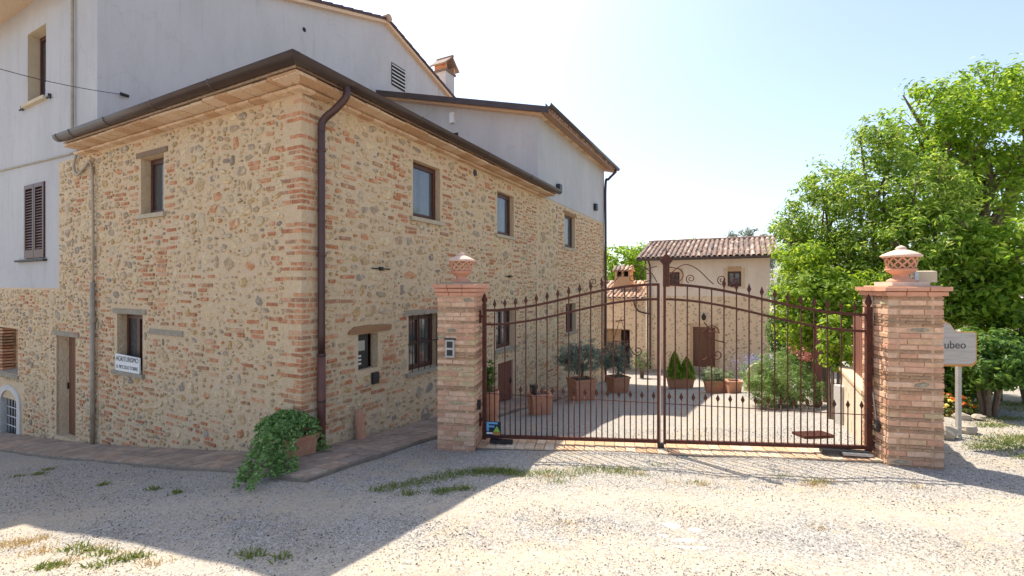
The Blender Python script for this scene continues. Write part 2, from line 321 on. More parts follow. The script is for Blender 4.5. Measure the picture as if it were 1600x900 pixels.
def solo(name, mb, m, label=None, cat=None, group=None, kind=None, org=None, smooth=False):
    v = np.array(mb.v if isinstance(mb, MB) else mb[0], float); f = mb.f if isinstance(mb, MB) else mb[1]
    if org is None: org = ((v[:, 0].min()+v[:, 0].max())/2, (v[:, 1].min()+v[:, 1].max())/2, v[:, 2].min())
    o = bpy.data.objects.new(name, mesh_from(name, v-np.array(org), f, m, smooth)); COL.objects.link(o); o.location = org; ORG[o.name] = Vector(org)
    if label: o['label'] = label
    if cat: o['category'] = cat
    if group: o['group'] = group
    if kind: o['kind'] = kind
    return o
def recalc(o):
    import bmesh
    b = bmesh.new(); b.from_mesh(o.data); bmesh.ops.recalc_face_normals(b, faces=b.faces); b.to_mesh(o.data); b.free(); return o

# leaf clouds: rhombic leaves, all numpy
def leaves(P, N, L, Wd, fold=.25):
    n = len(P); N = N/np.maximum(np.linalg.norm(N, axis=1, keepdims=True), 1e-6)
    r = rng.normal(size=(n, 3)); a = np.cross(N, r); a /= np.maximum(np.linalg.norm(a, axis=1, keepdims=True), 1e-6); b = np.cross(N, a)
    L = np.broadcast_to(L, (n,))[:, None]; Wd = np.broadcast_to(Wd, (n,))[:, None]
    v = np.stack([P-a*L*.5, P+b*Wd*.5+N*L*fold*.4, P+a*L*.5, P-b*Wd*.5+N*L*fold*.4], 1).reshape(-1, 3)
    i = np.arange(n)*4; f = np.stack([i, i+1, i+2, i+3], 1); return v, f
def joinarr(lst):
    vs = []; fs = []; o = 0
    for v, f in lst:
        vs.append(np.asarray(v)); fs += [tuple(int(i)+o for i in q) for q in np.asarray(f)]; o += len(v)
    return np.concatenate(vs), fs
def crown_points(blobs, nclump, per, clump_r, shell=.55):
    """clumps spread through ellipsoids -> leaf points and outward normals"""
    vol = np.array([b[3]*b[4]*b[5] for b in blobs])**.75; pick = rng.choice(len(blobs), nclump, p=vol/vol.sum()); B = np.array(blobs)[pick]
    d = rng.normal(size=(nclump, 3)); d /= np.linalg.norm(d, axis=1, keepdims=True)
    rad = (shell+(1-shell)*rng.random(nclump)**.6)*(1+.13*rng.normal(size=nclump)); c = B[:, :3]+d*B[:, 3:6]*rad[:, None]
    q = rng.normal(size=(nclump, per, 3)); q /= np.linalg.norm(q, axis=2, keepdims=True); rr = rng.random((nclump, per, 1))**.5
    cr = clump_r*(.6+.8*rng.random((nclump, 1, 1)))
    P = c[:, None]+q*rr*cr*np.array([1, 1, .75]); N = q*.9+d[:, None]*.6+np.array([0, 0, .55])+rng.normal(size=q.shape)*.35
    return P.reshape(-1, 3), N.reshape(-1, 3)

# ------------------------------------------------------------------ ground
def grid(x0, x1, nx, y0, y1, ny):
    X, Y = np.meshgrid(np.linspace(x0, x1, nx), np.linspace(y0, y1, ny)); Z = gz_arr(X, Y)
    f = [(j*nx+i, j*nx+i+1, (j+1)*nx+i+1, (j+1)*nx+i) for j in range(ny-1) for i in range(nx-1)]; return X, Y, Z, f
xs = np.r_[-600, -200, -60, -30, np.linspace(-16, 16, 161), 30, 60, 200, 600]; ys = np.r_[-300, -60, -15, np.linspace(-5, 29, 171), 40, 80, 200, 700]
X, Y = np.meshgrid(xs, ys); Z = gz_arr(X, Y)
Z += .012*np.sin(X*2.1+np.sin(Y*1.7))*np.cos(Y*1.9+.6*X)+.008*np.sin(5.1*X+2*np.sin(3.3*Y))
nx = len(xs); gf = [(j*nx+i, j*nx+i+1, (j+1)*nx+i+1, (j+1)*nx+i) for j in range(len(ys)-1) for i in range(nx-1)]
g = solo('ground', (np.stack([X, Y, Z], -1).reshape(-1, 3), gf), 'gravel', kind='structure', org=(0, 0, 0), smooth=True)

# ------------------------------------------------------------------ masonry
def stone_variant(k):
    r = np.random.default_rng(100+k); n = int(r.integers(5, 9)); a = np.sort((np.arange(n)+r.uniform(-.42, .42, n))*2*np.pi/n)+r.uniform(0, 1)
    e = r.uniform(2.0, 5); rad = (np.abs(np.cos(a))**e+np.abs(np.sin(a))**e)**(-1/e)*r.uniform(.70, 1.08, n)
    x, z = rad*np.cos(a), rad*np.sin(a); v = []
    for q, y in ((1.0, 1.0), (1.0, -.35), (.93, -.75), (.74, -.97)):
        v += [(x[i]*q, y+(r.uniform(-.18, .18) if y < 0 else 0), z[i]*q) for i in range(n)]
    v.append((0, -1.02, 0)); f = []
    for L in range(3): f += [(L*n+i, L*n+(i+1) % n, (L+1)*n+(i+1) % n, (L+1)*n+i) for i in range(n)]
    f += [(3*n+i, 3*n+(i+1) % n, 4*n) for i in range(n)]; return v, f
def brick_variant(k):
    r = np.random.default_rng(200+k); v = []
    for y, q in ((1, 0), (-.8, 0), (-1, .035)):
        for x, z in ((-1, -1), (1, -1), (1, 1), (-1, 1)):
            v.append((x*(1-q*.6)+r.uniform(-.03, .03), y, z*(1-q*4)+r.uniform(-.10, .10)))
    f = [(3, 2, 1, 0), (8, 9, 10, 11)]
    for L in (0, 4): f += [(L+i, L+(i+1) % 4, L+4+(i+1) % 4, L+4+i) for i in range(4)]
    return v, f
STV = [stone_variant(k) for k in range(14)]; BRV = [brick_variant(k) for k in range(8)]
STM = [mesh_from('stone', v, f, 'stone', True) for v, f in STV]; BRM = [mesh_from('brick', v, f, 'brick') for v, f in BRV]
for me in STM:
    me.polygons.foreach_set('use_smooth', [len(p.vertices) == 4 and i >= 0 for i, p in enumerate(me.polygons)])

def P(face, u, z, off=0, plane=0): return (plane+off, u, z) if face == 'A' else (u, plane+off, z)
def wall_face(face, u0, u1, z0, z1, holes, plane=0, step=.3, jit=.007, top=None):
    mb = MB(); us = sorted(set([u0, u1]+[round(h[i], 4) for h in holes for i in (0, 1)])); zs = sorted(set([z0, z1]+[round(h[i], 4) for h in holes for i in (2, 3)]))
    def dens(a):
        o = [a[0]]
        for p, q in zip(a, a[1:]):
            k = max(1, int((q-p)/step)); o += [p+(q-p)*i/k for i in range(1, k+1)]
        return o
    us2, zs2 = dens(us), dens(zs); idx = {}
    edge_u = {round(x, 4) for x in us}; edge_z = {round(x, 4) for x in zs}
    for i, u in enumerate(us2):
        for j, z in enumerate(zs2):
            zz = z if top is None else z0+(z-z0)*(top(u)-z0)/(z1-z0)
            o = random.uniform(-jit, jit) if round(u, 4) not in edge_u and round(z, 4) not in edge_z else 0
            idx[i, j] = len(mb.v); mb.v.append(P(face, u, zz, o, plane))
    for i in range(len(us2)-1):
        for j in range(len(zs2)-1):
            uc, zc = (us2[i]+us2[i+1])/2, (zs2[j]+zs2[j+1])/2
            if any(h[0] < uc < h[1] and h[2] < zc < h[3] for h in holes): continue
            mb.f.append((idx[i, j], idx[i+1, j], idx[i+1, j+1], idx[i, j+1]))
    for h in holes:
        a, b, c, d, dep = h[:5]
        q = [(a, c), (b, c), (b, d), (a, d)]
        for k in range(4):
            p0, p1 = q[k], q[(k+1) % 4]
            mb.add([P(face, p0[0], p0[1], 0, plane), P(face, p1[0], p1[1], 0, plane), P(face, p1[0], p1[1], dep, plane), P(face, p0[0], p0[1], dep, plane)], [(0, 1, 2, 3)])
    return mb
def masonry(face, parent, u0, u1, z0, z1, holes, rects, fill=1.0, plane=0, nobj=(150, 150), seed=0, top=None, smin=1.0, bare=()):
    r = np.random.default_rng(seed); res = .02; nu, nz = int((u1-u0)/res), int((z1-z0)/res); occ = np.zeros((nu, nz), bool)
    def cells(a, b, c, d): return (slice(max(0, int((a-u0)/res)), max(0, int(math.ceil((b-u0)/res)))), slice(max(0, int((c-z0)/res)), max(0, int(math.ceil((d-z0)/res)))))
    for h in holes: occ[cells(h[0]-.03, h[1]+.03, h[2]-.05, h[3]+.05)] = True
    if top is not None:
        for i in range(nu): occ[i, max(0, int((top(u0+i*res)-z0)/res)):] = True
    occ[0, :] = occ[-1, :] = True; occ[:, 0] = occ[:, -1] = True
    items = []   # kind, u, z, half u, half z, rot, variant
    rects = list(rects)
    for _ in range(int((u1-u0)*(z1-z0)*.6)):
        cu2, cz2, wu, wz = r.uniform(u0, u1), r.uniform(z0, z1), r.uniform(.12, .42), r.uniform(.07, .26); rects.append((cu2-wu, cu2+wu, cz2-wz, cz2+wz, r.uniform(.35, .7)))
    for (a, b, c, d, pr) in rects:
        z = c
        while z+.05 < d:
            u = a+r.uniform(-.14, .10)
            while u < b-.05:
                L = min(r.choice([.12, .17, .22, .28, .30]), b+.10-u); h = r.uniform(.040, .056)
                if L > .07 and r.random() < pr and u > u0 and u+L < u1:
                    sl = cells(u, u+L, z, z+h)
                    if not occ[sl].any():
                        occ[cells(u-.005, u+L+.01, z-.008, z+h+.012)] = True; items.append(('b', u+L/2, z+h/2, L/2-.004, h/2, r.normal(0, .018), r.integers(len(BRV))))
                u += L+.014
            z += .07+r.uniform(-.004, .006)
    area = (u1-u0)*(z1-z0)
    for lo, hi, dens in ((.12, .18, 6), (.085, .125, 45), (.06, .09, 220), (.038, .062, 700), (.022, .038, 1300)):
        if hi < .05 and smin > 1: continue
        for _ in range(int(area*dens*fill)):
            a = r.uniform(lo, hi)*smin; b = a*r.uniform(.40, .85)
            if r.random() < .12: a, b = b, a
            u, z = r.uniform(u0+a, u1-a), r.uniform(z0+b, z1-b); m = .005
            if any(((u-q[0])/q[2])**2+((z-q[1])/q[3])**2 < 1 for q in bare) and r.random() < .85: continue
            if occ[cells(u-a-m, u+a+m, z-b*.8-m, z+b*.8+m)].any() or occ[cells(u-a*.7, u+a*.7, z-b-m, z+b+m)].any(): continue
            occ[cells(u-a, u+a, z-b*.7, z+b*.7)] = True; occ[cells(u-a*.75, u+a*.75, z-b, z+b)] = True
            items.append(('s', u, z, a, b, r.normal(0, .16), r.integers(len(STV))))
    def px(it):
        p = P(face, it[1], it[2], 0, plane); q = H2W(*p); return it[3]*it[4]/(q[1]**2)*(1 if abs(q[0]/q[1]) < 1.2 else .01)
    zrot = -math.pi/2 if face == 'A' else 0
    for kind, nm, V, Ms, no, mname in (('s', 'stone', STV, STM, nobj[0], 'stone'), ('b', 'brick', BRV, BRM, nobj[1], 'brick')):
        L = sorted([i for i in items if i[0] == kind], key=px, reverse=True)
        far = []
        for n_, it in enumerate(L):
            _, u, z, a, b, ro, vi = it; dep = (.022 if kind == 's' else .016); off = (.004 if kind == 's' else .002)+r.uniform(-.008, .006)
            loc = P(face, u, z, off, plane)
            if n_ < no: inst(nm, Ms[vi], parent, loc, (0, ro, zrot), (a, dep, b))
            else:
                M = Euler((0, ro, zrot)).to_matrix(); v = np.array(V[vi][0])*np.array([a, dep, b]); far.append((v@np.array(M).T+np.array(loc), V[vi][1]))
        if far:
            vs = []; fs = []; o = 0
            for v, f in far:
                vs.append(v); fs += [tuple(i+o for i in q) for q in f]; o += len(v)
            part('rubble_stones' if kind == 's' else 'brick_courses', (np.concatenate(vs), fs), mname, parent, kind='stuff')

# window fittings, house coordinates: thing > window > sub-parts
def wbox(mb, face, u0, u1, z0, z1, o0, o1, plane=0):
    return mb.box(o0+plane, o1+plane, u0, u1, z0, z1) if face == 'A' else mb.box(u0, u1, o0+plane, o1+plane, z0, z1)
def window(parent, face, u0, u1, z0, z1, dep=.2, leafs=1, sill='sill', lintel=None, bars=0, curtain=True, plane=0, muntin=False, sillw=.05):
    f = MB(); e = .05; du, dz = u1-u0, z1-z0
    for a, b, c, d in ((u0, u0+e, z0, z1), (u1-e, u1, z0, z1), (u0+e, u1-e, z0, z0+e), (u0+e, u1-e, z1-e, z1)): wbox(f, face, a, b, c, d, dep-.05, dep+.02, plane)
    k = max(1, leafs); wdt = (du-2*e)/k
    for i in range(k):
        a, b = u0+e+i*wdt, u0+e+(i+1)*wdt; q = .045
        for A, B, Cc, D in ((a, a+q, z0+e, z1-e), (b-q, b, z0+e, z1-e), (a+q, b-q, z0+e, z0+e+q), (a+q, b-q, z1-e-q, z1-e)): wbox(f, face, A+.002, B-.002, Cc, D, dep-.065, dep-.002, plane)
        if muntin: wbox(f, face, a+q, b-q, (z0+z1)/2-.015, (z0+z1)/2+.015, dep-.055, dep-.01, plane)
    w_ = part('window', f, 'wood', parent)
    part('pane', wbox(MB(), face, u0+e, u1-e, z0+e, z1-e, dep-.034, dep-.028, plane), 'glass', w_)
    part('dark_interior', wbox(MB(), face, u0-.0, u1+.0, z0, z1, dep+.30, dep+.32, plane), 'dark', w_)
    if curtain:
        c = MB(); n = 14; a0, b0 = u0+e+.02, u1-e-.02; pts = []
        for i in range(n*2+1): uu = a0+(b0-a0)*i/(n*2); pts.append((uu, dep+.05+.015*math.sin(i*1.9)))
        for (p, po), (q, qo) in zip(pts, pts[1:]):
            if (p-a0)/(b0-a0) > .42 and (p-a0)/(b0-a0) < .55: continue
            c.add([P(face, p, z0+.06, po, plane), P(face, q, z0+.06, qo, plane), P(face, q, z1-.06, qo, plane), P(face, p, z1-.06, po, plane)], [(0, 1, 2, 3)])
        part('curtain', c, 'curtain', w_)
    if sill: part('sill', wbox(MB(), face, u0-.08, u1+.10, z0-.075, z0-.002, -sillw, dep-.05, plane), sill, w_)
    if lintel: part('lintel', wbox(MB(), face, u0-.13, u1+.13, z1+.004, z1+.095, -.018, dep-.06, plane), lintel, w_)
    if bars:
        for i in range(bars):
            u = u0+du*(i+.5)/bars; part('bar', MB().tube([P(face, u, z0-.02, -.015, plane), P(face, u, z1+.02, -.015, plane)], .009, 6), 'darkiron', w_)
        part('crossbar', wbox(MB(), face, u0-.02, u1+.02, (z0+z1)/2-.012, (z0+z1)/2+.012, -.022, -.010, plane), 'darkiron', w_)
    return w_
def coppo(r, L, seg=7, th=.014):
    """arched roof tile running along +y, wider at the low end"""
    mb = MB()
    for k, (rr) in enumerate((r, r-th)):
        for y, q in ((0, 1.0), (L, .82)): mb.v += [(math.cos(a)*rr*q, y, math.sin(a)*rr*q) for a in np.linspace(0, math.pi, seg)]
    n = seg
    for i in range(n-1):
        mb.f += [(i, i+1, n+i+1, n+i), (2*n+i, 3*n+i, 3*n+i+1, 2*n+i+1), (i, 2*n+i, 2*n+i+1, i+1), (n+i, n+i+1, 3*n+i+1, 3*n+i)]
    return mb
COPPA = mesh_from('roof_tile', *((lambda m: (m.v, m.f))(coppo(.095, .46))), 'annextile')
COPPO = mesh_from('roof_tile', *((lambda m: (m.v, m.f))(coppo(.095, .46))), 'rooftile')
def gutter_profile(r=.07, th=.006, n=9):
    a = np.linspace(math.pi, 2*math.pi, n); o = [(math.cos(x)*r, math.sin(x)*r) for x in a]; i = [(math.cos(x)*(r-th), math.sin(x)*(r-th)) for x in a[::-1]]
    return o+[(r+.004, .012), (r-.012, .012)]+i+[(-r+.012, .02), (-r-.002, .02)]
def sweep(profile, fa, fb):
    n = len(profile); a = [fa(o, z) for o, z in profile]; b = [fb(o, z) for o, z in profile]
    return MB().add(a+b, [tuple(range(n)), tuple(range(2*n-1, n-1, -1))]+[(i, n+i, n+(i+1) % n, (i+1) % n) for i in range(n)])

# ================================================================== the low stone house
HA = 'H'
low = thing('stone_house', 'low rubble stone and brick house with brown gutter and downpipe at its corner', 'house', (0, 0, -.2), 'H')
LA = [(3.44, 4.19, 3.33, 4.33, .24), (4.13, 5.05, .53, 1.57, .24), (6.77, 7.68, -1.08, 1.03, .2)]
LB = [(2.29, 3.11, 3.33, 4.36, .22), (5.41, 6.30, 3.33, 4.38, .22), (2.17, 3.05, .54, 1.55, .22), (5.35, 6.34, .52, 1.52, .22), (5.45, 6.27, -.95, .18, .18), (1.0, 1.42, .77, 1.33, .16)]
ZT = 4.68
part('wall', wall_face('A', 0, 6.4, -1.9, ZT, LA[:2]), 'mortar', low); part('wall', wall_face('A', 6.4, 8.0, -1.9, 2.03, LA[2:]), 'mortar', low); part('wall', wall_face('A', 6.4, 7.56, 2.03, ZT, []), 'mortar', low); part('wall', wall_face('B', 0, 7.82, -1.9, ZT, LB), 'mortar', low)
RA = [(.3, .62, .9, 4.5, .35), (.3, .5, -.2, 1.0, .3), (3.40, 4.22, 1.75, 3.0, .93), (4.25, 4.55, 2.6, 4.2, .5), (3.10, 3.42, 2.7, 4.1, .7), (3.5, 4.3, 1.68, 1.95, .7), (5.07, 5.75, -.2, 1.7, .68), (3.75, 4.11, .2, 1.75, .66),
      (2.85, 3.9, 1.35, 1.48, .9), (2.7, 3.2, .6, 1.25, .55), (6.05, 6.75, -.9, 1.4, .55), (6.8, 7.7, 1.16, 1.4, .5), (7.7, 7.95, -1, 1.2, .6), (6.3, 6.75, 3.7, 4.5, .5), (4.2, 5.6, -.9, .3, .35), (1.9, 2.4, .7, 1.3, .45), (.3, 1.3, .35, .62, .5), (.2, .9, -.15, .2, .5), (2.2, 4.2, -.8, .0, .25)]
RB = [(.31, .85, .2, 4.5, .55), (1.75, 2.27, 3.2, 4.5, .68), (3.13, 3.5, 3.0, 4.4, .55), (2.0, 2.9, 2.95, 3.2, .5), (5.0, 5.39, 2.2, 4.3, .6), (6.32, 6.7, 2.4, 4.3, .6), (3.3, 3.75, 1.9, 3.0, .55), (4.75, 5.15, 1.7, 2.9, .55),
      (1.45, 2.15, .5, 1.6, .7), (.4, 1.0, .5, 1.35, .66), (1.0, 1.8, 1.47, 1.56, .8), (5.0, 5.33, .5, 1.6, .7), (6.36, 6.8, .4, 1.6, .7), (1.1, 1.7, .35, .75, .55), (0.1, 1.6, -.1, .4, .28), (6.9, 7.8, 1.5, 4.4, .35)]
BH = [(.74, 1.76, 1.33, 1.47, 0)]
QH = [(-.1, .30, -1.6, 5, 0)]
zq = -.6; kq = 0
while zq < ZT-.06:
    h = random.uniform(.044, .056); lt_, ls_ = ((.28, .14) if kq % 2 else (.14, .28)); lt_ *= random.uniform(.5, 1.15); ls_ *= random.uniform(.5, 1.15)
    me = random.choice(BRM) if random.random() < .72 else random.choice(STM)
    if random.random() < .72:
        nm = 'quoin_brick'; inst(nm, random.choice(BRM), low, (lt_/2-.006, ls_/2-.006, zq+h/2), (0, random.gauss(0, .01), 0), (lt_/2, ls_/2, h/2))
        if random.random() < .7: l2 = random.uniform(.10, .24); inst(nm, random.choice(BRM), low, (lt_+.016+l2/2, .006, zq+h/2), (0, random.gauss(0, .012), 0), (l2/2, .014, h/2))
        if random.random() < .6: l2 = random.uniform(.10, .24); inst(nm, random.choice(BRM), low, (.006, ls_+.016+l2/2, zq+h/2), (0, random.gauss(0, .012), -math.pi/2), (l2/2, .014, h/2))
    zq += h+random.uniform(.016, .034); kq += 1
masonry('A', low, 0.02, 7.98, -1.5, ZT, LA+QH+[(7.55, 8.0, 2.04, 4.9, 0), (2.83, 3.89, 1.25, 1.345, 0), (4.0, 5.2, 1.57, 1.67, 0), (3.3, 4.33, 4.33, 4.43, 0)], RA, .85, nobj=(150, 150), seed=1, bare=[(1.3, .45, 1.3, 1.0), (2.5, 1.4, .9, .5), (1.6, 2.0, .7, .4), (3.8, 3.1, .45, .25), (2.6, -.2, 1.2, .4)])
masonry('B', low, 0.02, 7.80, -1.5, ZT, LB+BH+QH, RB, 1.0, nobj=(150, 150), seed=2, bare=[(2.2, .15, 1.3, .45), (4.0, 1.6, .6, .5)])
part('stone_lintel', wbox(MB(), 'A', 2.84, 3.88, 1.255, 1.34, -.02, .05), 'greystone', low)
part('closed_back', MB().add([(0, 7.56, -1.9), (0, 7.56, ZT), (.0, 5.83, ZT), (7.8, 5.7, ZT), (7.8, 5.7, -1.9)], [(0, 1, 2, 3, 4)]), 'mortar', low)
window(low, 'A', *LA[0][:4], dep=.2, leafs=1, lintel='oldlintel', curtain=False)
window(low, 'A', *LA[1][:4], dep=.2, leafs=2, sill='greystone', lintel='greystone', curtain=False)
window(low, 'B', *LB[0][:4], dep=.17); window(low, 'B', *LB[1][:4], dep=.17)
window(low, 'B', *LB[2][:4], dep=.2, leafs=2, bars=5, muntin=True, sill='greystone', lintel='greystone'); window(low, 'B', *LB[3][:4], dep=.2, leafs=2, muntin=True, sill='greystone')
# street door, boards and handle
dm = MB(); 
for i in range(5): wbox(dm, 'A', 6.78+i*.178, 6.78+(i+1)*.178-.006, -1.07, 1.01, .15, .185)
dr = part('door', dm, 'door', low); part('handle', wbox(MB(), 'A', 7.52, 7.56, -.12, .02, .12, .15), 'darkiron', dr); part('door_backing', wbox(MB(), 'A', 6.75, 7.70, -1.09, 1.04, .195, .21), 'dark', dr)
part('lintel', wbox(MB(), 'A', 6.60, 7.85, 1.035, 1.13, -.02, .14), 'greystone', dr)
# cellar hatch
hm = MB()
for i in range(5): wbox(hm, 'B', 5.46+i*.162, 5.46+(i+1)*.162-.007, -.95, .175, .05, .085)
ht = part('cellar_door', hm, 'rustwood', low); part('handle', wbox(MB(), 'B', 6.17, 6.21, -.42, -.30, .02, .05), 'darkiron', ht)
# meter niche under a rough beam
nb = MB(); bl = [(.80, 1.395), (.90, 1.455), (1.2, 1.468), (1.55, 1.452), (1.715, 1.435), (1.70, 1.352), (1.4, 1.345), (1.05, 1.340), (.86, 1.345), (.79, 1.352)]
nb.prism([P('B', u, z, -.03) for u, z in bl], (0, .15, 0)); ni = part('niche_beam', nb, 'beam', low)
part('meter_panel', wbox(MB(), 'B', 1.01, 1.30, .775, 1.325, .10, .13), 'black', low); mdot = part('meter_window', wbox(MB(), 'B', 1.06, 1.22, 1.06, 1.22, .085, .10), 'steel', low)
for k, z in enumerate((.98, .92, .86)): part('meter_button', wbox(MB(), 'B', 1.09, 1.15, z-.015, z+.012, .092, .10), 'white', low)
part('meter_box', wbox(MB(), 'B', 1.27, 1.40, .52, .70, -.05, .0), 'black', low)
# iron tie, vents, wall discs
for u, z in ((1.46, 2.36), (6.0, 2.31)):
    part('wall_tie', MB().tube([P('B', u-.2, z, -.03), P('B', u+.2, z, -.03)], .012, 6), 'darkiron', low); part('tie_knob', wbox(MB(), 'B', u-.03, u+.03, z-.03, z+.03, -.055, .0), 'darkiron', low)
def disc(face, u, z, r, m, parent, name, off=-.012, plane=0):
    n = 16; pl = [P(face, u+r*math.cos(2*math.pi*k/n), z+r*1.15*math.sin(2*math.pi*k/n), off, plane) for k in range(n)]
    return part(name, MB().prism(pl, (abs(off)+.02, 0, 0) if face == 'A' else (0, abs(off)+.02, 0)), m, parent)
disc('B', 4.39, 4.57, .07, 'black', low, 'vent_hole'); disc('A', 4.2, -.36, .065, 'greypipe', low, 'vent_cap'); disc('A', 2.2, -.24, .06, 'greypipe', low, 'vent_cap')
# brick cornice: each flat brick a piece
CB = [mesh_from('cornice_brick', v, f, 'sillbrick') for v, f in BRV[:5]]
def cornice(parent, face, ua, ub, z, proj, h, L=.27, plane=0, back=.12):
    u = ua
    while u < ub-.05:
        l = min(L*random.uniform(.92, 1.05), ub-u); p = P(face, u+l/2, z+h/2, (-proj+back)/2, plane); d = (proj+back)/2
        o = inst('cornice_brick', random.choice(CB), parent, p, (random.gauss(0, .02), random.gauss(0, .014), -math.pi/2 if face == 'A' else 0), (l/2-.004, d, h/2)); u += l
cornice(low, 'A', -.12, 6.5, ZT-.005, .12, .045); cornice(low, 'B', -.12, 8.1, ZT-.005, .12, .045)
cornice(low, 'A', -.34, 6.3, ZT+.052, .34, .042, .30); cornice(low, 'B', -.34, 8.35, ZT+.052, .34, .042, .30)
mb = MB(); wbox(mb, 'A', 0, 6.7, ZT-.03, ZT+.10, .02, .25); wbox(mb, 'B', .26, 7.8, ZT-.03, ZT+.10, .02, .25); part('eave_core', mb, 'mortar', low)
# roof: hipped deck, long tile columns, eave tiles one by one
ZE, SL = ZT+.135, .30
def rz(t, s): return ZE+SL*(min(t, s)+.36)
dk = MB(); e = -.36
top_ = [[(e, e), (8.38, e), (8.38, -.0), (7.84, 0), (7.84, 5.80), (5.80, 5.80)], [(e, e), (5.80, 5.80), (.0, 5.80), (.0, 6.25), (e, 6.25)]]
for poly in top_:
    a = [(t, s, rz(t, s)) for t, s in poly]; dk.prism(a, (0, 0, -.03))
roof = part('roof', dk, 'rooftile', low)
fld = []
def tilecol(face, u, y0, y1):
    v, f = coppo(.095, y1-y0).v, coppo(.095, y1-y0).f; v = np.array(v); v[:, 2] += SL*v[:, 1]; 
    q = np.stack([v[:, 0]+u, v[:, 1]+y0, v[:, 2]], 1)
    if face == 'A': q = q[:, [1, 0, 2]]
    m_ = q.copy(); m_[:, 2] += ZE+SL*(y0+.36)+.0; return m_, f
for i in range(42):
    u = -.26+i*.205
    inst('roof_tile', COPPO, roof, (u, -.42, ZE-.012), (math.atan(SL), 0, 0))
    y1 = 5.75 if u > 5.7 else u
    if y1 > .25 and u < 7.8: fld.append(tilecol('B', u, -.05, y1))
for i in range(31):
    u = -.16+i*.205
    inst('roof_tile', COPPO, roof, (-.42, u, ZE-.012), (math.atan(SL), 0, -math.pi/2))
    if u > .3 and u < 5.7: fld.append(tilecol('A', u, -.05, u))
part('tile_columns', joinarr(fld) if False else (np.concatenate([v for v, f in fld]), [tuple(i+k*28 for i in q) for k, (v, f) in enumerate(fld) for q in f]), 'rooftile', roof, kind='stuff')
for k in range(12):
    c = -.40+k*.36; inst('hip_tile', COPPO, roof, (c, c, rz(c, c)+.03), (math.atan(SL*.7), 0, -math.pi/4), (1.25, 1.1, 1.3))
# gutters and downpipe
GO, GZ = .44, 4.875
pr = gutter_profile(.088)
gt = part('gutter', sweep(pr, lambda o, z: (-GO-o, -GO-o, GZ+z), lambda o, z: (8.45, -GO-o, GZ+z)), 'gutter', low, True)
g2 = part('gutter', sweep(pr, lambda o, z: (-GO-o, -GO-o, GZ+z), lambda o, z: (-GO-o, 6.2, GZ+z)), 'gutter', low, True)
def ring(face, u, r=.094):
    a = np.linspace(math.pi, 2*math.pi, 9); p0 = [(math.cos(x)*r, math.sin(x)*r) for x in a]+[(r, .02), (-r, .02)]
    return sweep(p0, *( (lambda o, z: (u, -GO-o, GZ+z), lambda o, z: (u+.025, -GO-o, GZ+z)) if face == 'B' else (lambda o, z: (-GO-o, u, GZ+z), lambda o, z: (-GO-o, u+.025, GZ+z))))
for u in (1.9, 4.1, 6.3): part('gutter_joint', ring('B', u), 'gutter', gt)
for u in (1.2, 2.7, 4.2, 5.5, 6.05): part('gutter_joint', ring('A', u), 'gutter', g2)
def bez(p, n=8):
    out = []; q = [Vector(x) for x in p]
    for i in range(len(q)-1):
        a = q[max(i-1, 0)]; b = q[i]; c = q[i+1]; d = q[min(i+2, len(q)-1)]
        for k in range(n):
            t = k/n; out.append(.5*((2*b)+(c-a)*t+(2*a-5*b+4*c-d)*t*t+(3*b-a-3*c+d)*t**3))
    return out+[q[-1]]
dp = part('downpipe', MB().tube(bez([(.36, -GO, GZ-.06), (.36, -GO, GZ-.20), (.31, -.30, GZ-.36), (.26, -.12, GZ-.50), (.25, -.085, GZ-.64), (.25, -.085, 3.9), (.25, -.085, 1.12)], 6), .05, 12), 'pipe', low, True)
part('downpipe_shoe', MB().tube([(.25, -.085, 1.15), (.25, -.085, -.35)], .056, 12), 'castiron', dp, True)
for z in (3.95, 2.5, 1.13, .5): part('pipe_clip', MB().lathe([(.058, z-.015), (.062, z), (.058, z+.015)], .25, -.085, 14), 'pipe', dp)
# conduits on the street face
cd = part('grey_drainpipe', MB().tube([(-.06, 5.86, 2.15), (-.06, 5.86, -1.1)], .040, 10), 'greypipe', low, True); part('pipe_collar', MB().lathe([(.056, 1.38), (.056, 1.46)], -.06, 5.86, 12), 'greypipe', cd)
part('cable_conduit', MB().tube(bez([(-.05, 6.55, 4.75), (-.05, 6.7, 4.50), (-.05, 6.55, 4.30), (-.05, 6.2, 4.42), (-.05, 6.02, 4.50), (-.05, 5.90, 4.2), (-.05, 5.87, 3.2), (-.055, 5.86, 2.15)], 6), .022, 8), 'greypipe', low, True)

# ================================================================== the tall plastered house behind
tall = thing('tall_house', 'tall white plastered house with gable wall rising behind the low stone house', 'house', (0, 5.83, -1.2), 'H')
TA = [(8.2, 9.22, 6.19, 7.80, .28)]; ES = 17.0
def tz(t): return 8.44+.35*t if t < 7.8 else 11.17-.30*(t-7.8)
mbw = wall_face('A', 7.56, ES, 2.03, 8.44, [(8.24, 9.33, 2.69, 4.36, .1)]+TA, step=.8, jit=.003); part('plaster_wall', mbw, 'plaster', tall)
part('plaster_wall', wall_face('A', 5.83, 7.56, ZT, 8.44, [], step=.8, jit=.003), 'plaster', tall)
part('gable_wall', wall_face('B', 0, 15.6, 3.0, 12, [], plane=5.83, step=.6, jit=.003, top=tz), 'plaster', tall)
TL = [(9.78, 11.3, -.02, 1.07, .3), (9.75, 10.8, -1.55, -.62, .25)]
part('stone_base', wall_face('A', 8.0, ES, -2.4, 2.03, TL, plane=.0, step=.4), 'mortar', tall)
masonry('A', tall, 8.02, 12.2, -1.8, 2.02, TL+[(9.5, 11.0, -1.7, -.25, 0)], [(8.9, 9.75, 1.6, 1.98, .85), (9.5, 9.76, -.1, 1.2, .6), (8.7, 9.3, -.9, -.6, .5)], .9, nobj=(110, 60), seed=3)
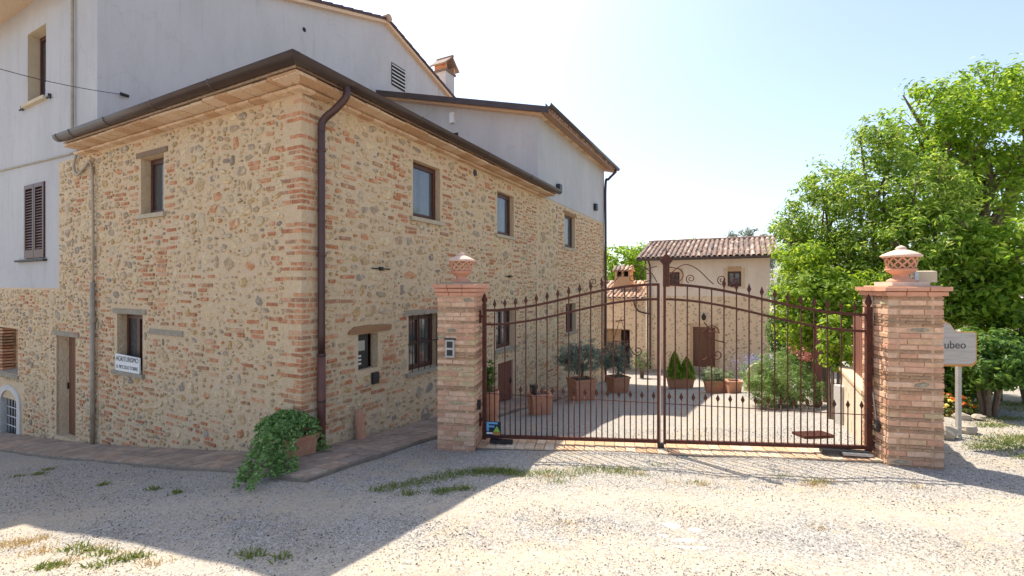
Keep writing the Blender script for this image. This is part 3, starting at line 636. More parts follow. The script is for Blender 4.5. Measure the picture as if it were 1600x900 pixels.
mb = MB().box(15.6, 15.62, 5.83, ES, -2, 8.5).box(0.0, 15.6, ES-.02, ES, -2, 8.4); part('back_wall', mb, 'plaster', tall)
wn = window(tall, 'A', *TA[0][:4], dep=.26, leafs=2, curtain=False, sill='ochre', sillw=.08)
rv = MB(); a, b, c, d = TA[0][:4]
wbox(rv, 'A', b-.012, b+.0, c, d, .002, .2); wbox(rv, 'A', a, b, d-.012, d, .002, .2); wbox(rv, 'A', a, a+.012, c, d, .002, .2); part('reveal', rv, 'ochre', wn)
for u in (7.95, 9.45): part('shutter_hook', wbox(wbox(MB(), 'A', u-.10, u+.10, 6.1, 6.13, -.05, -.03), 'A', u-.012, u+.012, 6.1, 6.2, -.05, .0), 'darkiron', wn)
# louvred shutters
for (a, b) in ((8.25, 8.775), (8.795, 9.32)):
    f = MB(); 
    for A_, B_, Cc, D in ((a, a+.07, 2.70, 4.35), (b-.07, b, 2.70, 4.35), (a+.07, b-.07, 2.70, 2.88), (a+.07, b-.07, 4.26, 4.35)): wbox(f, 'A', A_, B_, Cc, D, -.03, .03)
    sh = part('shutter', f, 'wood', tall)
    n = 22
    for k in range(n):
        z = 2.90+(4.25-2.90)*k/n; sl = MB().prism([(-.022, a+.07, z), (.02, a+.07, z+.05), (.02, a+.07, z+.06), (-.022, a+.07, z+.012)], (0, b-a-.14, 0)); part('slat', sl, 'wood', sh)
    part('backing', wbox(MB(), 'A', a, b, 2.7, 4.35, .05, .06), 'dark', sh)
part('shutter_sill', wbox(MB(), 'A', 8.15, 9.75, 2.62, 2.665, -.07, .02), 'darkiron', tall)
# cellar openings at street level
op = part('opening_back', wbox(MB(), 'A', 9.78, 11.3, -.02, 1.07, .3, .32), 'mortar', tall)
bo = []
for k in range(14):
    part('reveal_brick', wbox(MB(), 'A', 11.0, 11.3, .0+k*.075, .05+k*.075, .06, .29), 'brick', tall)
for k in range(14): part('recess_brick', wbox(MB(), 'A', 9.80+(k % 2)*.1, 10.9, .03+k*.074, .075+k*.074, .275, .305), 'brick', tall)
part('opening_sill', MB().prism([P('A', 9.72, -.03, -.03), P('A', 9.72, .03, .28), P('A', 9.72, -.06, .28), P('A', 9.72, -.10, -.03)], (0, 1.65, 0)), 'greystone', tall)
ar = MB(); cu, cz_, ri, ro = 10.28, -.72, .50, .70
for k in range(16):
    a0, a1 = math.pi*k/16, math.pi*(k+1)/16
    ar.prism([P('A', cu+math.cos(x)*q, cz_+math.sin(x)*q*.62, -.03) for x, q in ((a0, ri), (a0, ro), (a1, ro), (a1, ri))], (.2, 0, 0))
for sgn in (-1, 1): wbox(ar, 'A', cu+(sgn*ro if sgn < 0 else ri), cu+(-ri if sgn < 0 else ro), -1.75, cz_, -.03, .17)
fr = part('cellar_window', ar, 'cream', tall)
part('dark_interior', wbox(MB(), 'A', 9.6, 10.95, -1.7, -.35, .14, .16), 'dark', fr)
for k in range(6): part('grille_bar', MB().tube([P('A', 9.85+k*.17, -1.6, .06), P('A', 9.85+k*.17, -.42, .06)], .012, 6), 'steel', fr)
for k in range(5): part('grille_bar', MB().tube([P('A', 9.78, -1.5+k*.22, .05), P('A', 10.8, -1.5+k*.22, .05)], .012, 6), 'steel', fr)
# roof with verge, eave and louvre
rf = MB(); SA = 5.83-.16
for (t0, t1) in ((-.55, 7.8), (7.8, 16.1)):
    p = [(t0, SA, tz(t0)), (t1, SA, tz(t1)), (t1, SA, tz(t1)+.10), (t0, SA, tz(t0)+.10)]; rf.prism(p, (0, ES-SA, 0))
trf = part('roof', rf, 'sillbrick', tall)
vg = MB()
for (t0, t1) in ((-.6, 7.8), (7.8, 16.1)):
    n = int((t1-t0)/.4)
    for k in range(n):
        a, b = t0+(t1-t0)*k/n, t0+(t1-t0)*(k+1)/n+.03; q = MB().prism([(a, SA-.05, tz(a)+.10), (b, SA-.05, tz(b)+.105), (b, SA-.05, tz(b)+.20), (a, SA-.05, tz(a)+.17)], (0, .25, 0)); part('verge_tile', q, 'pipe', trf)
part('ridge_tile', MB().tube([(7.8, SA-.10, 11.33), (7.8, SA+1.0, 11.33)], .13, 10), 'rooftile', trf)
for k in range(14): inst('eave_tile', COPPO, trf, (-.66, SA+.3+k*.205*2, tz(-.6)+.10), (math.atan(.35), 0, -math.pi/2), (1, 1, 1))
lv = MB(); wbox(lv, 'B', 8.17, 8.88, 9.22, 10.02, -.02, .0, 5.83); lo_ = part('louvre_back', lv, 'dark', tall)
for k in range(6): part('louvre_slat', MB().prism([(8.17, 5.78, 9.26+k*.13), (8.17, 5.825, 9.33+k*.13), (8.17, 5.825, 9.35+k*.13), (8.17, 5.78, 9.285+k*.13)], (.71, 0, 0)), 'cream', tall)
disc('B', 4.6, 9.36, .055, 'dark', tall, 'wall_hole', plane=5.83)
part('cable', MB().tube(bez([P('A', 12.5, 4.93, -.02), P('A', 9.5, 4.84, -.02), P('A', 7.2, 4.78, -.02), P('A', 6.55, 4.78, -.04)], 4), .02, 6), 'greypipe', tall)
part('wall_pipe', MB().tube(bez([P('A', 7.05, 9.2, -.05), P('A', 6.95, 8.5, -.05), P('A', 6.78, 8.05, -.05), P('A', 6.77, 7.6, -.05), P('A', 6.77, 5.0, -.05)], 5), .028, 8), 'greypipe', tall, True)
lb = MB().tube([P('A', 7.55+.35*math.cos(x), 8.28+.22*math.sin(x), -.25) for x in np.linspace(math.pi, 2*math.pi, 14)], .018, 6); part('cable_loop', lb, 'darkiron', tall)
# service wire anchored on the gable wall, running out over the lane
r0 = ray(184, 150); 
wire_a = Vector(H2W(.42, 5.79, 5.92)); wire_b = Vector((ray(-160, 58)*5.6)[:3])+Vector((0, 0, CZ))
wp = [wire_a.lerp(wire_b, k/14)+Vector((0, 0, -.10*math.sin(math.pi*k/14))) for k in range(15)]
wr = thing('service_wire', 'thin overhead service wire anchored on the gable wall', 'wire', wire_a)
part('wire', MB().tube(wp, .006, 5), 'darkiron', wr); part('insulator', MB().tube([wire_a+Vector((.05, .02, -.02)), wire_a.lerp(wire_b, .03)], .035, 8), 'darkiron', wr)

# ================================================================== the rear house beyond it
rear = thing('rear_house', 'plastered upper storey over stone, rear house with dark sloping eave and black vents', 'house', (7.82, 0, -1.5), 'H')
T0, T1 = 7.82, 14.85; RH = [(10.04, 11.1, 3.37, 4.49, .22), (10.16, 11.2, .45, 1.46, .22)]
part('stone_wall', wall_face('B', T0, T1, -3, 4.72, RH), 'mortar', rear)
masonry('B', rear, T0+.02, T1-.02, -2.2, 4.70, RH, [(9.5, 10.0, 2.0, 4.5, .6), (11.12, 11.6, 2.5, 4.6, .6), (9.9, 11.2, 2.0, 3.2, .8), (11.6, 14.7, 2.6, 4.6, .45), (9.7, 10.12, .3, 1.6, .6), (11.22, 11.7, .3, 1.6, .6), (13.9, 14.8, -1.5, 2.5, .4)], .8, nobj=(40, 40), seed=4, smin=1.15)
part('upper_wall', wall_face('B', T0, T1, 4.72, 6.98, [], plane=-.012, step=.8, jit=.003), 'plaster', rear)
def rz2(s): return 6.98+.27*s
part('side_wall', wall_face('A', -.012, 5.83, 4.6, 8.6, [], plane=T0, step=.6, jit=.003, top=rz2), 'plaster', rear)
part('end_wall', MB().add([(T1, -.01, -3), (T1, 5.83, -3), (T1, 5.83, rz2(5.83)), (T1, -.01, rz2(0))], [(0, 1, 2, 3)]), 'plaster', rear)
window(rear, 'B', *RH[0][:4], dep=.17, lintel='beam', sillw=.03); window(rear, 'B', *RH[1][:4], dep=.2, leafs=2, sill='greystone')
rr = MB().prism([(T0-.34, -.45, rz2(-.45)+.06), (T0-.34, 6.0, rz2(6.0)+.06), (T0-.34, 6.0, rz2(6.0)+.14), (T0-.34, -.45, rz2(-.45)+.14)], (T1-T0+.75, 0, 0)); rrf = part('roof', rr, 'rooftile', rear)
cornice(rear, 'B', T0-.1, T1, 6.98, .14, .05); cornice(rear, 'B', T0-.25, T1+.1, 7.035, .30, .045, .3)
part('side_eave', MB().prism([(T0-.22, -.2, rz2(-.2)-.02), (T0-.22, 5.9, rz2(5.9)-.02), (T0-.22, 5.9, rz2(5.9)+.05), (T0-.22, -.2, rz2(-.2)+.05)], (.24, 0, 0)), 'sillbrick', rear)
part('verge_trim', MB().prism([(T0-.40, -.5, rz2(-.5)+.02), (T0-.40, 6.0, rz2(6.0)+.02), (T0-.40, 6.0, rz2(6.0)+.19), (T0-.40, -.5, rz2(-.5)+.19)], (.05, 0, 0)), 'gutter', rrf)
for i in range(36): inst('roof_tile', COPPO, rrf, (T0-.2+i*.205, -.50, rz2(-.5)+.11), (math.atan(.27), 0, 0))
GO2, GZ2 = .50, 7.10
gt = part('gutter', sweep(gutter_profile(.085), lambda o, z: (T0-.42, -GO2-o, GZ2+z), lambda o, z: (T1+.45, -GO2-o, GZ2+z)), 'gutter', rear, True)
part('downpipe', MB().tube(bez([(T1-.02, -GO2, GZ2-.06), (T1-.02, -GO2, GZ2-.22), (T1-.05, -.22, GZ2-.5), (T1-.06, -.09, GZ2-.75), (T1-.06, -.09, 4), (T1-.06, -.09, -2.4)], 6), .055, 10), 'pipe', rear, True)
for t, z in ((9.35, 5.17), (13.4, 5.2)): part('flue_vent', wbox(wbox(MB(), 'B', t-.11, t+.11, z-.13, z+.13, -.14, -.005), 'B', t-.2, t-.11, z+.03, z+.06, -.12, -.09), 'black', rear)
part('wall_plate', wbox(MB(), 'B', 8.45, 8.75, 4.79, 4.97, -.03, -.01), 'steel', rear)
part('wall_lamp', MB().box(T0-.09, T0, 2.87, 3.03, 7.25, 7.58), 'white', rear); part('slit_window', MB().box(T0-.02, T0+.01, 2.75, 3.15, 6.75, 6.93), 'dark', rear)
# chimney with tiled cap
ch = thing('chimney', 'plastered chimney with little tiled gable cap rising behind the rear eave', 'chimney', (12.0, 6.25, 8.5), 'H')
part('stack', MB().box(11.68, 12.32, 5.98, 6.55, 8.4, 11.25), 'plaster', ch); part('collar', MB().box(11.62, 12.38, 5.92, 6.61, 11.25, 11.33), 'annextile', ch)
for t in (11.66, 12.26): part('cap_pier', MB().box(t, t+.10, 5.97, 6.56, 11.33, 11.62), 'brick', ch)
part('cap_back', MB().box(11.8, 12.2, 6.4, 6.5, 11.33, 11.6), 'dark', ch)
for sg in (-1, 1): part('cap_slab', MB().prism([(12+sg*.50, 5.85, 11.46), (12, 5.85, 11.92), (12, 5.85, 11.98), (12+sg*.55, 5.85, 11.50)], (0, .8, 0)), 'annextile', ch)
part('cap_ridge', MB().tube([(12, 5.82, 11.97), (12, 6.68, 11.97)], .06, 8), 'rooftile', ch)

# ================================================================== terracotta pavement round the house
def tri_to_world(fr, x, y): return F2W(fr, x, y)[:2]
PAVA = (-.74, .03, -1.04, 13.0); PAVB = (-.74, 9.5, -1.04, .03)     # house frame t0,t1,s0,s1
def pave_z(t, s): p = H2W(t, s); return gz(p[0], p[1])+.045
def slab(t0, t1, s0, s1, nt_, ns_):
    ts = np.linspace(t0, t1, nt_); ss = np.linspace(s0, s1, ns_); mb = MB(); ix = {}
    for i, t in enumerate(ts):
        for j, q in enumerate(ss): ix[i, j] = len(mb.v); mb.v.append(H2W(t, q, pave_z(t, q)-.012))
    for i in range(nt_-1):
        for j in range(ns_-1): mb.f.append((ix[i, j], ix[i+1, j], ix[i+1, j+1], ix[i, j+1]))
    rim = [(i, 0) for i in range(nt_)]+[(nt_-1, j) for j in range(1, ns_)]+[(i, ns_-1) for i in range(nt_-2, -1, -1)]+[(0, j) for j in range(ns_-2, 0, -1)]
    for a, b in zip(rim, rim[1:]+rim[:1]):
        p, q = mb.v[ix[a]], mb.v[ix[b]]; mb.add([p, q, (q[0], q[1], q[2]-.16), (p[0], p[1], p[2]-.16)], [(0, 1, 2, 3)])
    return mb
mb = slab(-.74, 9.5, -1.04, .02, 42, 6); m2 = slab(-.74, .02, .021, 13, 5, 50); mb.add(m2.v, m2.f)
pav = solo('pavement', mb, 'pavbed', kind='structure', org=H2W(-.3, -.5, -.2))
PV = []
for k in range(5):
    r = np.random.default_rng(300+k); v = []
    for z, q in ((-1, 0), (.75, 0), (1, .02)):
        for x, y in ((-1, -1), (1, -1), (1, 1), (-1, 1)): v.append((x*(1-q)+r.uniform(-.012, .012), y*(1-q)+r.uniform(-.012, .012), z+(r.uniform(-.12, .12) if z == 1 else 0)))
    PV.append((v, [(3, 2, 1, 0), (8, 9, 10, 11)]+[(L+i, L+(i+1) % 4, L+4+(i+1) % 4, L+4+i) for L in (0, 4) for i in range(4)]))
PVM = [mesh_from('paver', v, f, 'paver') for v, f in PV]
pv = []
def lay(t0, t1, s0, s1, a, b):
    nt_, ns_ = max(1, round((t1-t0)/a)), max(1, round((s1-s0)/b)); a, b = (t1-t0)/nt_, (s1-s0)/ns_
    for i in range(nt_):
        for j in range(ns_):
            t, q = t0+(i+.5)*a, s0+(j+.5)*b; pv.append((t, q, a/2-.003, b/2-.003))
lay(-.735, 9.4, -1.035, -.02, .30, .254); lay(-.735, -.02, -.02, 11.5, .24, .30)
pv.sort(key=lambda p: H2W(p[0], p[1])[1]); far = []
for k, (t, q, a, b) in enumerate(pv):
    z = pave_z(t, q); e = .05; dt = (pave_z(t+e, q)-pave_z(t-e, q))/(2*e); ds = (pave_z(t, q+e)-pave_z(t, q-e))/(2*e)
    M = Matrix.Rotation(TH, 3, 'Z')@Euler((math.atan(ds), -math.atan(dt), 0)).to_matrix(); loc = Vector(H2W(t, q, z+random.uniform(-.003, .002)))
    if k < 290:
        o = bpy.data.objects.new('paver', random.choice(PVM)); COL.objects.link(o); o.parent = pav; o.location = loc-ORG[pav.name]; o.rotation_euler = M.to_euler(); o.scale = (a, b, .014)
    else:
        v, f = PV[k % 5]; far.append((np.array(v)*np.array([a, b, .014])@np.array(M).T+np.array(loc), f))
if far: part('far_pavers', (np.concatenate([v for v, f in far]), [tuple(i+k*12 for i in q) for k, (v, f) in enumerate(far) for q in f]), 'paver', pav, kind='stuff')

# brick threshold under the gate
th_b = MB(); TS = []
for k in range(12): pass
def gzG(u, v): p = F2W('G', u, v); return gz(p[0], p[1])
def gate_z(u): return -.075+(.10+.075)*u/4.82              # the sill climbs a little to the right
n = 37; bed = MB()
for i in range(n):
    u0 = -.06+i*(4.94/n); bed.add([F2W('G', u0, -.205, gate_z(u0)-.075), F2W('G', u0+4.94/n, -.205, gate_z(u0)-.075), F2W('G', u0+4.94/n, .22, gate_z(u0)-.075), F2W('G', u0, .22, gate_z(u0)-.075)], [(0, 1, 2, 3)])
    bed.add([F2W('G', u0, -.205, gate_z(u0)-.075), F2W('G', u0+4.94/n, -.205, gate_z(u0)-.075), F2W('G', u0+4.94/n, -.205, gate_z(u0)-.5), F2W('G', u0, -.205, gate_z(u0)-.5)], [(0, 1, 2, 3)])
thr = solo('gate_threshold', bed, 'pavbed', kind='structure', org=F2W('G', 2.4, 0, -.2))
TBM = [mesh_from('brick', v, f, 'sillbrick') for v, f in PV]
for i in range(n):
    for j in range(2):
        u = -.06+(i+.5)*4.94/n; v = -.10+j*.20; o = bpy.data.objects.new('brick', random.choice(TBM)); COL.objects.link(o); o.parent = thr
        o.location = Vector(F2W('G', u, v, gate_z(u)-.088+random.uniform(-.004, .004)))-ORG[thr.name]; o.rotation_euler = (0, 0, GPHI); o.scale = (4.94/n/2-.004, .097, .03)

# ================================================================== gate pillars, laid brick by brick
PBM = [mesh_from('brick', v, f, 'pbrick') for v, f in BRV]; PTM = [mesh_from('brick', v, f, 'pthin') for v, f in BRV]; PSM = [mesh_from('stone', v, f, 'pstone', False) for v, f in STV]
CBM = [mesh_from('brick', v, f, 'lampterra') for v, f in BRV]
def pillar(u0, u1, v0, v1, zb, ztop, label, corb):
    t = thing('gate_pillar', label, 'pillar', ((u0+u1)/2, (v0+v1)/2, zb), 'G', 'gate pillars'); i_ = .012
    part('core', MB().box(u0+i_, u1-i_, v0+i_, v1-i_, zb-.4, ztop-.02), 'pmortar', t)
    z = zb-.06; k = 0; H = ztop-.055*len(corb)-.03; W_, D_ = u1-u0, v1-v0; bw = .12
    while z < H-.02:
        thin = random.random() < .34; h = .026 if thin else random.choice((.052, .058, .062)); h = min(h, H-z); flip = k % 2
        for side in range(4):
            L = W_ if side in (0, 2) else D_; a, b = (0, L-bw) if flip else (bw, L); cut = random.uniform(.38, .62); segs = [(a, a+(b-a)*cut), (a+(b-a)*cut, b)]
            for (p, q) in segs:
                m = random.choice(PTM if thin else PBM); c, hl = (p+q)/2, (q-p)/2-.004
                stone = (not thin) and side in (0, 3, 1) and random.random() < .11
                if stone: m = random.choice(PSM)
                ro = random.gauss(0, .006); d = .045; pr_ = random.uniform(-.002, .003)
                if side == 0: loc, rot = (u0+c, v0+d-pr_, z+h/2), (0, ro, 0)
                elif side == 1: loc, rot = (u1-d+pr_, v0+c, z+h/2), (0, ro, math.pi/2)
                elif side == 2: loc, rot = (u1-c, v1-d+pr_, z+h/2), (0, ro, math.pi)
                else: loc, rot = (u0+d-pr_, v1-c, z+h/2), (0, ro, -math.pi/2)
                inst('stone' if stone else 'brick', m, t, loc, rot, (hl, d, h/2*(1.1 if stone else 1)))
        z += h+(.008 if thin else .010); k += 1
    z = H
    for pr_ in corb:                                   # corbelled cap courses
        a0, a1, b0, b1 = u0-pr_, u1+pr_, v0-pr_, v1+pr_; nn = 3
        for i in range(nn):
            for j in range(nn):
                x0, x1 = a0+(a1-a0)*i/nn, a0+(a1-a0)*(i+1)/nn; y0, y1 = b0+(b1-b0)*j/nn, b0+(b1-b0)*(j+1)/nn
                inst('cap_brick', random.choice(CBM), t, ((x0+x1)/2, (y0+y1)/2, z+.026), (0, random.gauss(0, .004), 0), ((x1-x0)/2-.003, (y1-y0)/2-.003, .025))
        z += .055
    return t, z
def lantern(u, v, z, label, fl, sc=1.0):
    o = thing('terracotta_lantern', label, 'lantern', (u, v, z), 'G', 'lanterns on the gate pillars'); c = lambda pr_: [(r*sc, z+h*sc) for r, h in pr_]
    part('base', MB().lathe(c([(.155, -.012), (.155, .012), (.13, .03), (.085, .055), (.08, .085), (.12, .11), (.165, .145), (.175, .165), (.150, .172), (.02, .17)]), u, v, 26), 'lampterra', o, True)
    la = MB(); nn = 11
    for dr_ in (1, -1):
        for k in range(nn):
            a = 2*math.pi*k/nn; la.tube([(u+math.cos(a+dr_*q*.95)*(.142+fl*q)*sc, v+math.sin(a+dr_*q*.95)*(.142+fl*q)*sc, z+(.165+.165*q)*sc) for q in np.linspace(0, 1, 6)], .0125*sc, 6)
    part('lattice', la, 'lampterra', o, True)
    part('lid', MB().lathe(c([(.02, .318), (.195, .318), (.222, .332), (.222, .342), (.19, .365), (.13, .395), (.07, .418), (.052, .422), (.06, .44), (.045, .46), (.012, .478)]), u, v, 26), 'lampcap', o, True); return o
ZL, ZR = -.27, -.04
pl, ztl = pillar(-.603, -.07, -.283, .235, ZL, 2.14, 'brick gate pillar with an intercom on its front, beside the stone house', (.02, .04, .062))
prr, ztr = pillar(4.87, 5.43, -.281, .235, ZR, 2.11, 'brick gate pillar with a floodlight on top, beside the name board', (.03, .055))
part('cap_plinth', MB().box(-.56, -.11, -.24, .19, ztl, ztl+.025), 'greystone', pl); part('cap_plinth', MB().box(4.96, 5.34, -.20, .15, ztr, ztr+.055), 'lampcap', prr)
lantern(-.335, -.024, ztl+.03, 'pierced terracotta lantern on the pillar beside the stone house', .055, .9)
lantern(5.15, -.024, ztr+.06, 'pierced terracotta lantern on the pillar beside the floodlight', .03, .9)
# fittings on the pillars
ic = thing('intercom', 'steel intercom panel fixed to the front of a brick gate pillar', 'intercom', (-.41, -.29, 1.10), 'G')
part('panel', MB().box(-.475, -.345, -.312, -.285, 1.10, 1.345), 'steel', ic); part('speaker', MB().box(-.452, -.372, -.318, -.312, 1.235, 1.32), 'black', ic); part('button_field', MB().box(-.452, -.372, -.318, -.312, 1.125, 1.205), 'black', ic); part('hood', MB().box(-.49, -.33, -.322, -.285, 1.345, 1.365), 'black', ic)
for u, side, lab in ((-.07, 1, 'black photocell on the pillar that carries the intercom'), (4.87, -1, 'black photocell on the sunlit side of the pillar with the floodlight')):
    pc = thing('photocell', lab, 'sensor', (u+side*.02, -.12, .36), 'G', 'gate photocells'); mb = MB(); a, b = sorted((u-side*.004, u+side*.04)); mb.prism([(a, -.15, .36), (a, -.15, .46), (a, -.13, .49), (a, -.10, .49), (a, -.08, .46), (a, -.08, .36)], (b-a, 0, 0)); part('case', mb, 'black', pc); part('lens', MB().box(b if side > 0 else a-.004, b+.004 if side > 0 else a, -.135, -.095, .40, .45), 'glass', pc)
fl = thing('floodlight', 'small brass and black floodlight on top of the brick pillar', 'floodlight', (5.42, .08, ztr), 'G')
part('head', MB().prism([(5.36, .02, ztr+.05), (5.36, .02, ztr+.18), (5.36, .10, ztr+.19), (5.36, .12, ztr+.05)], (.19, 0, 0)), 'ochre', fl); part('bracket', MB().tube([(5.33, .06, ztr-.005), (5.33, .06, ztr+.10), (5.37, .06, ztr+.12)], .018, 6), 'black', fl); part('lens', MB().box(5.32, 5.36, .02, .10, ztr+.07, ztr+.18), 'steel', fl)
cb = part('cable', MB().tube(bez([(4.862, .02, 2.02), (4.858, -.02, 1.7), (4.855, .04, 1.2), (4.855, -.02, .8), (4.856, -.09, .47)], 6), .009, 5), 'greypipe', prr)

# ================================================================== the wrought-iron gate
def ztop(k): return 1.735+.37*(1-math.cos(math.pi*k))/2
def zlow(k): return 1.535+.375*(1-math.cos(math.pi*k))/2
def spear(h=.12, wd=.026):
    return MB().add([(0, 0, h)]+[(wd*c, wd*.45*s, h*.33) for c, s in ((1, 0), (0, 1), (-1, 0), (0, -1))]+[(wd*.35*c, wd*.3*s, 0) for c, s in ((1, 0), (0, 1), (-1, 0), (0, -1))],
        [(0, 1, 2), (0, 2, 3), (0, 3, 4), (0, 4, 1)]+[(1+i, 5+i, 5+(i+1) % 4, 1+(i+1) % 4) for i in range(4)]+[(8, 7, 6, 5)])
sp = spear(); SPM = mesh_from('spear_point', sp.v, sp.f, 'iron'); sp2 = spear(.16, .045); SPB = mesh_from('post_finial', sp2.v, sp2.f, 'iron')
def bar_mesh(r): m = MB().tube([(0, 0, 0), (0, 0, 1)], r, 8); return mesh_from('bar', m.v, m.f, 'iron', True)
BARM = bar_mesh(.0085); DOGM = bar_mesh(.0075)
def leaf(side):
    lab = 'rust-brown wrought iron gate leaf hung on the pillar with the intercom' if side > 0 else 'rust-brown wrought iron gate leaf hung on the pillar with the floodlight'
    hu = 0 if side > 0 else 4.82; LW = 2.385; U = lambda q: hu+side*q                     # q runs from hinge to the middle
    t = thing('gate_leaf', lab, 'gate', (hu, 0, gate_z(hu)), 'G', 'gate leaves'); zb = lambda q: gate_z(U(q))
    wd = .026 if side > 0 else .032
    ps = part('hinge_post', MB().box(U(0)-wd, U(0)+wd, -.026, .026, zb(0)-.02, ztop(0)+.10), 'iron', t); inst('post_finial', SPB, ps, (U(0), 0, ztop(0)+.10))
    part('meeting_stile', MB().box(*sorted((U(LW-.03), U(LW))), -.018, .018, zb(LW)-.01, ztop(1)), 'iron', t)
    for nm, fz, h in (('top_rail', ztop, .034), ('lower_top_rail', zlow, .03)):
        mb = MB(); nn = 26
        for i in range(nn+1):
            q = LW*i/nn; z = fz(i/nn); mb.v += [(U(q), -.011, z-h/2), (U(q), .011, z-h/2), (U(q), .011, z+h/2), (U(q), -.011, z+h/2)]
        for i in range(nn): mb.f += [(4*i+a, 4*i+(a+1) % 4, 4*i+4+(a+1) % 4, 4*i+4+a) for a in range(4)]
        part(nm, mb, 'iron', t)
    b = MB(); b.prism([(U(0), -.02, zb(0)), (U(LW), -.02, zb(LW)), (U(LW), -.02, zb(LW)+.045), (U(0), -.02, zb(0)+.045)], (0, .04, 0)); part('bottom_rail', b, 'iron', t)
    rod = lambda q: .555+(.515-.555)*U(q)/4.82
    part('thin_rod', MB().tube([(U(0), 0, rod(0)), (U(LW), 0, rod(LW))], .0055, 6), 'iron', t)
    for i in range(1, 16):
        q = LW*i/16; z0 = zb(q)+.04; tip = i <= 11; z1 = ztop(i/16)+(.05 if tip else -.005)
        o = inst('bar', BARM, t, (U(q), 0, z0), (0, 0, 0), (1, 1, z1-z0))
        if tip: inst('spear_point', SPM, t, (U(q), 0, z1-.004))
    for i in range(16):
        q = LW*(i+.5)/16; z0 = zb(q)+.04; z1 = .60; o = inst('short_bar', DOGM, t, (U(q), 0, z0), (0, 0, 0), (1, 1, z1-z0)); inst('spear_point', SPM, t, (U(q), 0, z1-.004), (0, 0, 0), (.95, .95, .8))
    def scroll(pts, nm='scroll', r=.0065): part(nm, MB().tube([(U(q), 0, z) for q, z in pts], r, 6), 'iron', t, True)
    def spiral(cq, cz, r0, turns, a0, sg): return [(cq+r0*(1-k/26*.8)*math.cos(a0+sg*k/26*turns*2*math.pi), cz+r0*(1-k/26*.8)*math.sin(a0+sg*k/26*turns*2*math.pi)) for k in range(27)]
    zc = ztop(1)
    cv = bez([(LW-.03, zc+.03, 0), (LW-.12, zc+.17, 0), (LW-.27, zc+.26, 0), (LW-.42, zc+.20, 0), (LW-.56, zc+.06, 0), (LW-.62, zc+.005, 0)], 6); scroll([(p[0], p[1]) for p in cv])
    scroll([(LW-.03, zc+.24)]+spiral(LW-.16, zc+.11, .10, 1.2, 1.9, 1)); scroll(spiral(LW-.34, zc+.075, .06, 1.5, -1.2, 1)); scroll(spiral(LW-.72, zc+.06, .06, 1.5, -1.5, 1)); scroll(spiral(LW-.86, zc+.03, .07, 1.4, -.6, -1))
    # monogram below the rails
    m0 = LW-.50; zz = 1.40
    if side < 0:
        scroll([(m0-.0, zz+.22), (m0-.04, zz+.17), (m0-.045, zz-.20)]+spiral(m0+.02, zz-.22, .065, .9, math.pi, 1)[:20], 'letter', .008)
        scroll([(m0+.01, zz+.10)]+[(m0-.10-.09*math.cos(a), zz+.07+.10*math.sin(a)) for a in np.linspace(.2, 3.6, 14)]+[(m0-.16, zz-.02), (m0-.24, zz-.04)], 'letter', .008); scroll(spiral(m0-.16, zz-.20, .075, 1.2, 0, -1), 'letter', .008)
    else:
        scroll([(m0+.13, zz-.16), (m0, zz+.26), (m0-.13, zz-.16)], 'letter', .008); scroll([(m0-.06, zz+.21), (m0+.06, zz+.23)], 'letter', .008); scroll([(m0-.10, zz-.06), (m0+.10, zz-.06)], 'letter', .008); scroll(spiral(m0+.22, zz-.18, .07, 1.3, math.pi, 1), 'letter', .008); scroll(spiral(m0-.2, zz-.18, .06, 1.3, 0, -1), 'letter', .008)
    if side < 0:
        part('finial_plate', MB().prism([(U(LW)-.005, -.012, zc-.03), (U(LW)+.075, -.012, zc-.03), (U(LW)+.075, -.012, zc+.26), (U(LW)+.115, -.012, zc+.31), (U(LW)+.085, -.012, zc+.36), (U(LW)+.045, -.012, zc+.40), (U(LW)+.035, -.012, zc+.50), (U(LW)+.025, -.012, zc+.40), (U(LW)-.015, -.012, zc+.36), (U(LW)-.045, -.012, zc+.31), (U(LW)-.005, -.012, zc+.26)], (0, .024, 0)), 'iron', t)
    else: part('cover_strip', MB().box(U(LW)+.002, U(LW)+.016, -.012, .012, zb(LW), zc), 'lampcap', t)
    for z in (ztop(0)-.09, .18): part('hinge', MB().box(*sorted((U(-.07), U(.03))), -.02, .02, z-.018, z+.018).box(*sorted((U(-.076), U(-.05))), -.03, .03, z-.09, z+.09), 'iron', t)
    # underground-arm operator at the foot
    part('gate_motor', MB().box(*sorted((U(.10 if side > 0 else -.0), U(.42 if side > 0 else .55))), -.10, -.02, zb(.2)-.045, zb(.2)+.0), 'black', t)
    if side < 0: part('motor_cover', MB().box(*sorted((U(.02), U(.34))), -.14, -.102, zb(.2)-.04, zb(.2)-.012), 'steel', t)
    return t
lf = leaf(1); rt = leaf(-1)
part('drop_bolt', MB().box(2.36, 2.44, -.03, .03, gate_z(2.4)-.06, gate_z(2.4)+.0), 'black', rt)
sg = thing('gate_sign', 'small blue sign with pale F and green triangle, low on the gate', 'sign', (.13, -.03, gate_z(.1)+.03), 'G'); z0 = gate_z(.1)+.035; y_ = -.035
part('plate', MB().box(.03, .245, y_, y_+.012, z0, z0+.205), 'navy', sg)
part('letter_f', MB().box(.04, .075, y_-.004, y_, z0+.07, z0+.20).box(.075, .20, y_-.004, y_, z0+.172, z0+.20).box(.075, .155, y_-.004, y_, z0+.125, z0+.15), 'blue', sg)
part('triangle', MB().prism([(.135, y_-.004, z0+.062), (.235, y_-.004, z0+.062), (.19, y_-.004, z0+.15)], (0, .003, 0)), 'lime', sg); part('stripe', MB().box(.04, .13, y_-.004, y_, z0+.03, z0+.055), 'white', sg); part('orange_field', MB().box(.135, .238, y_-.004, y_, z0+.02, z0+.058), 'orange', sg)

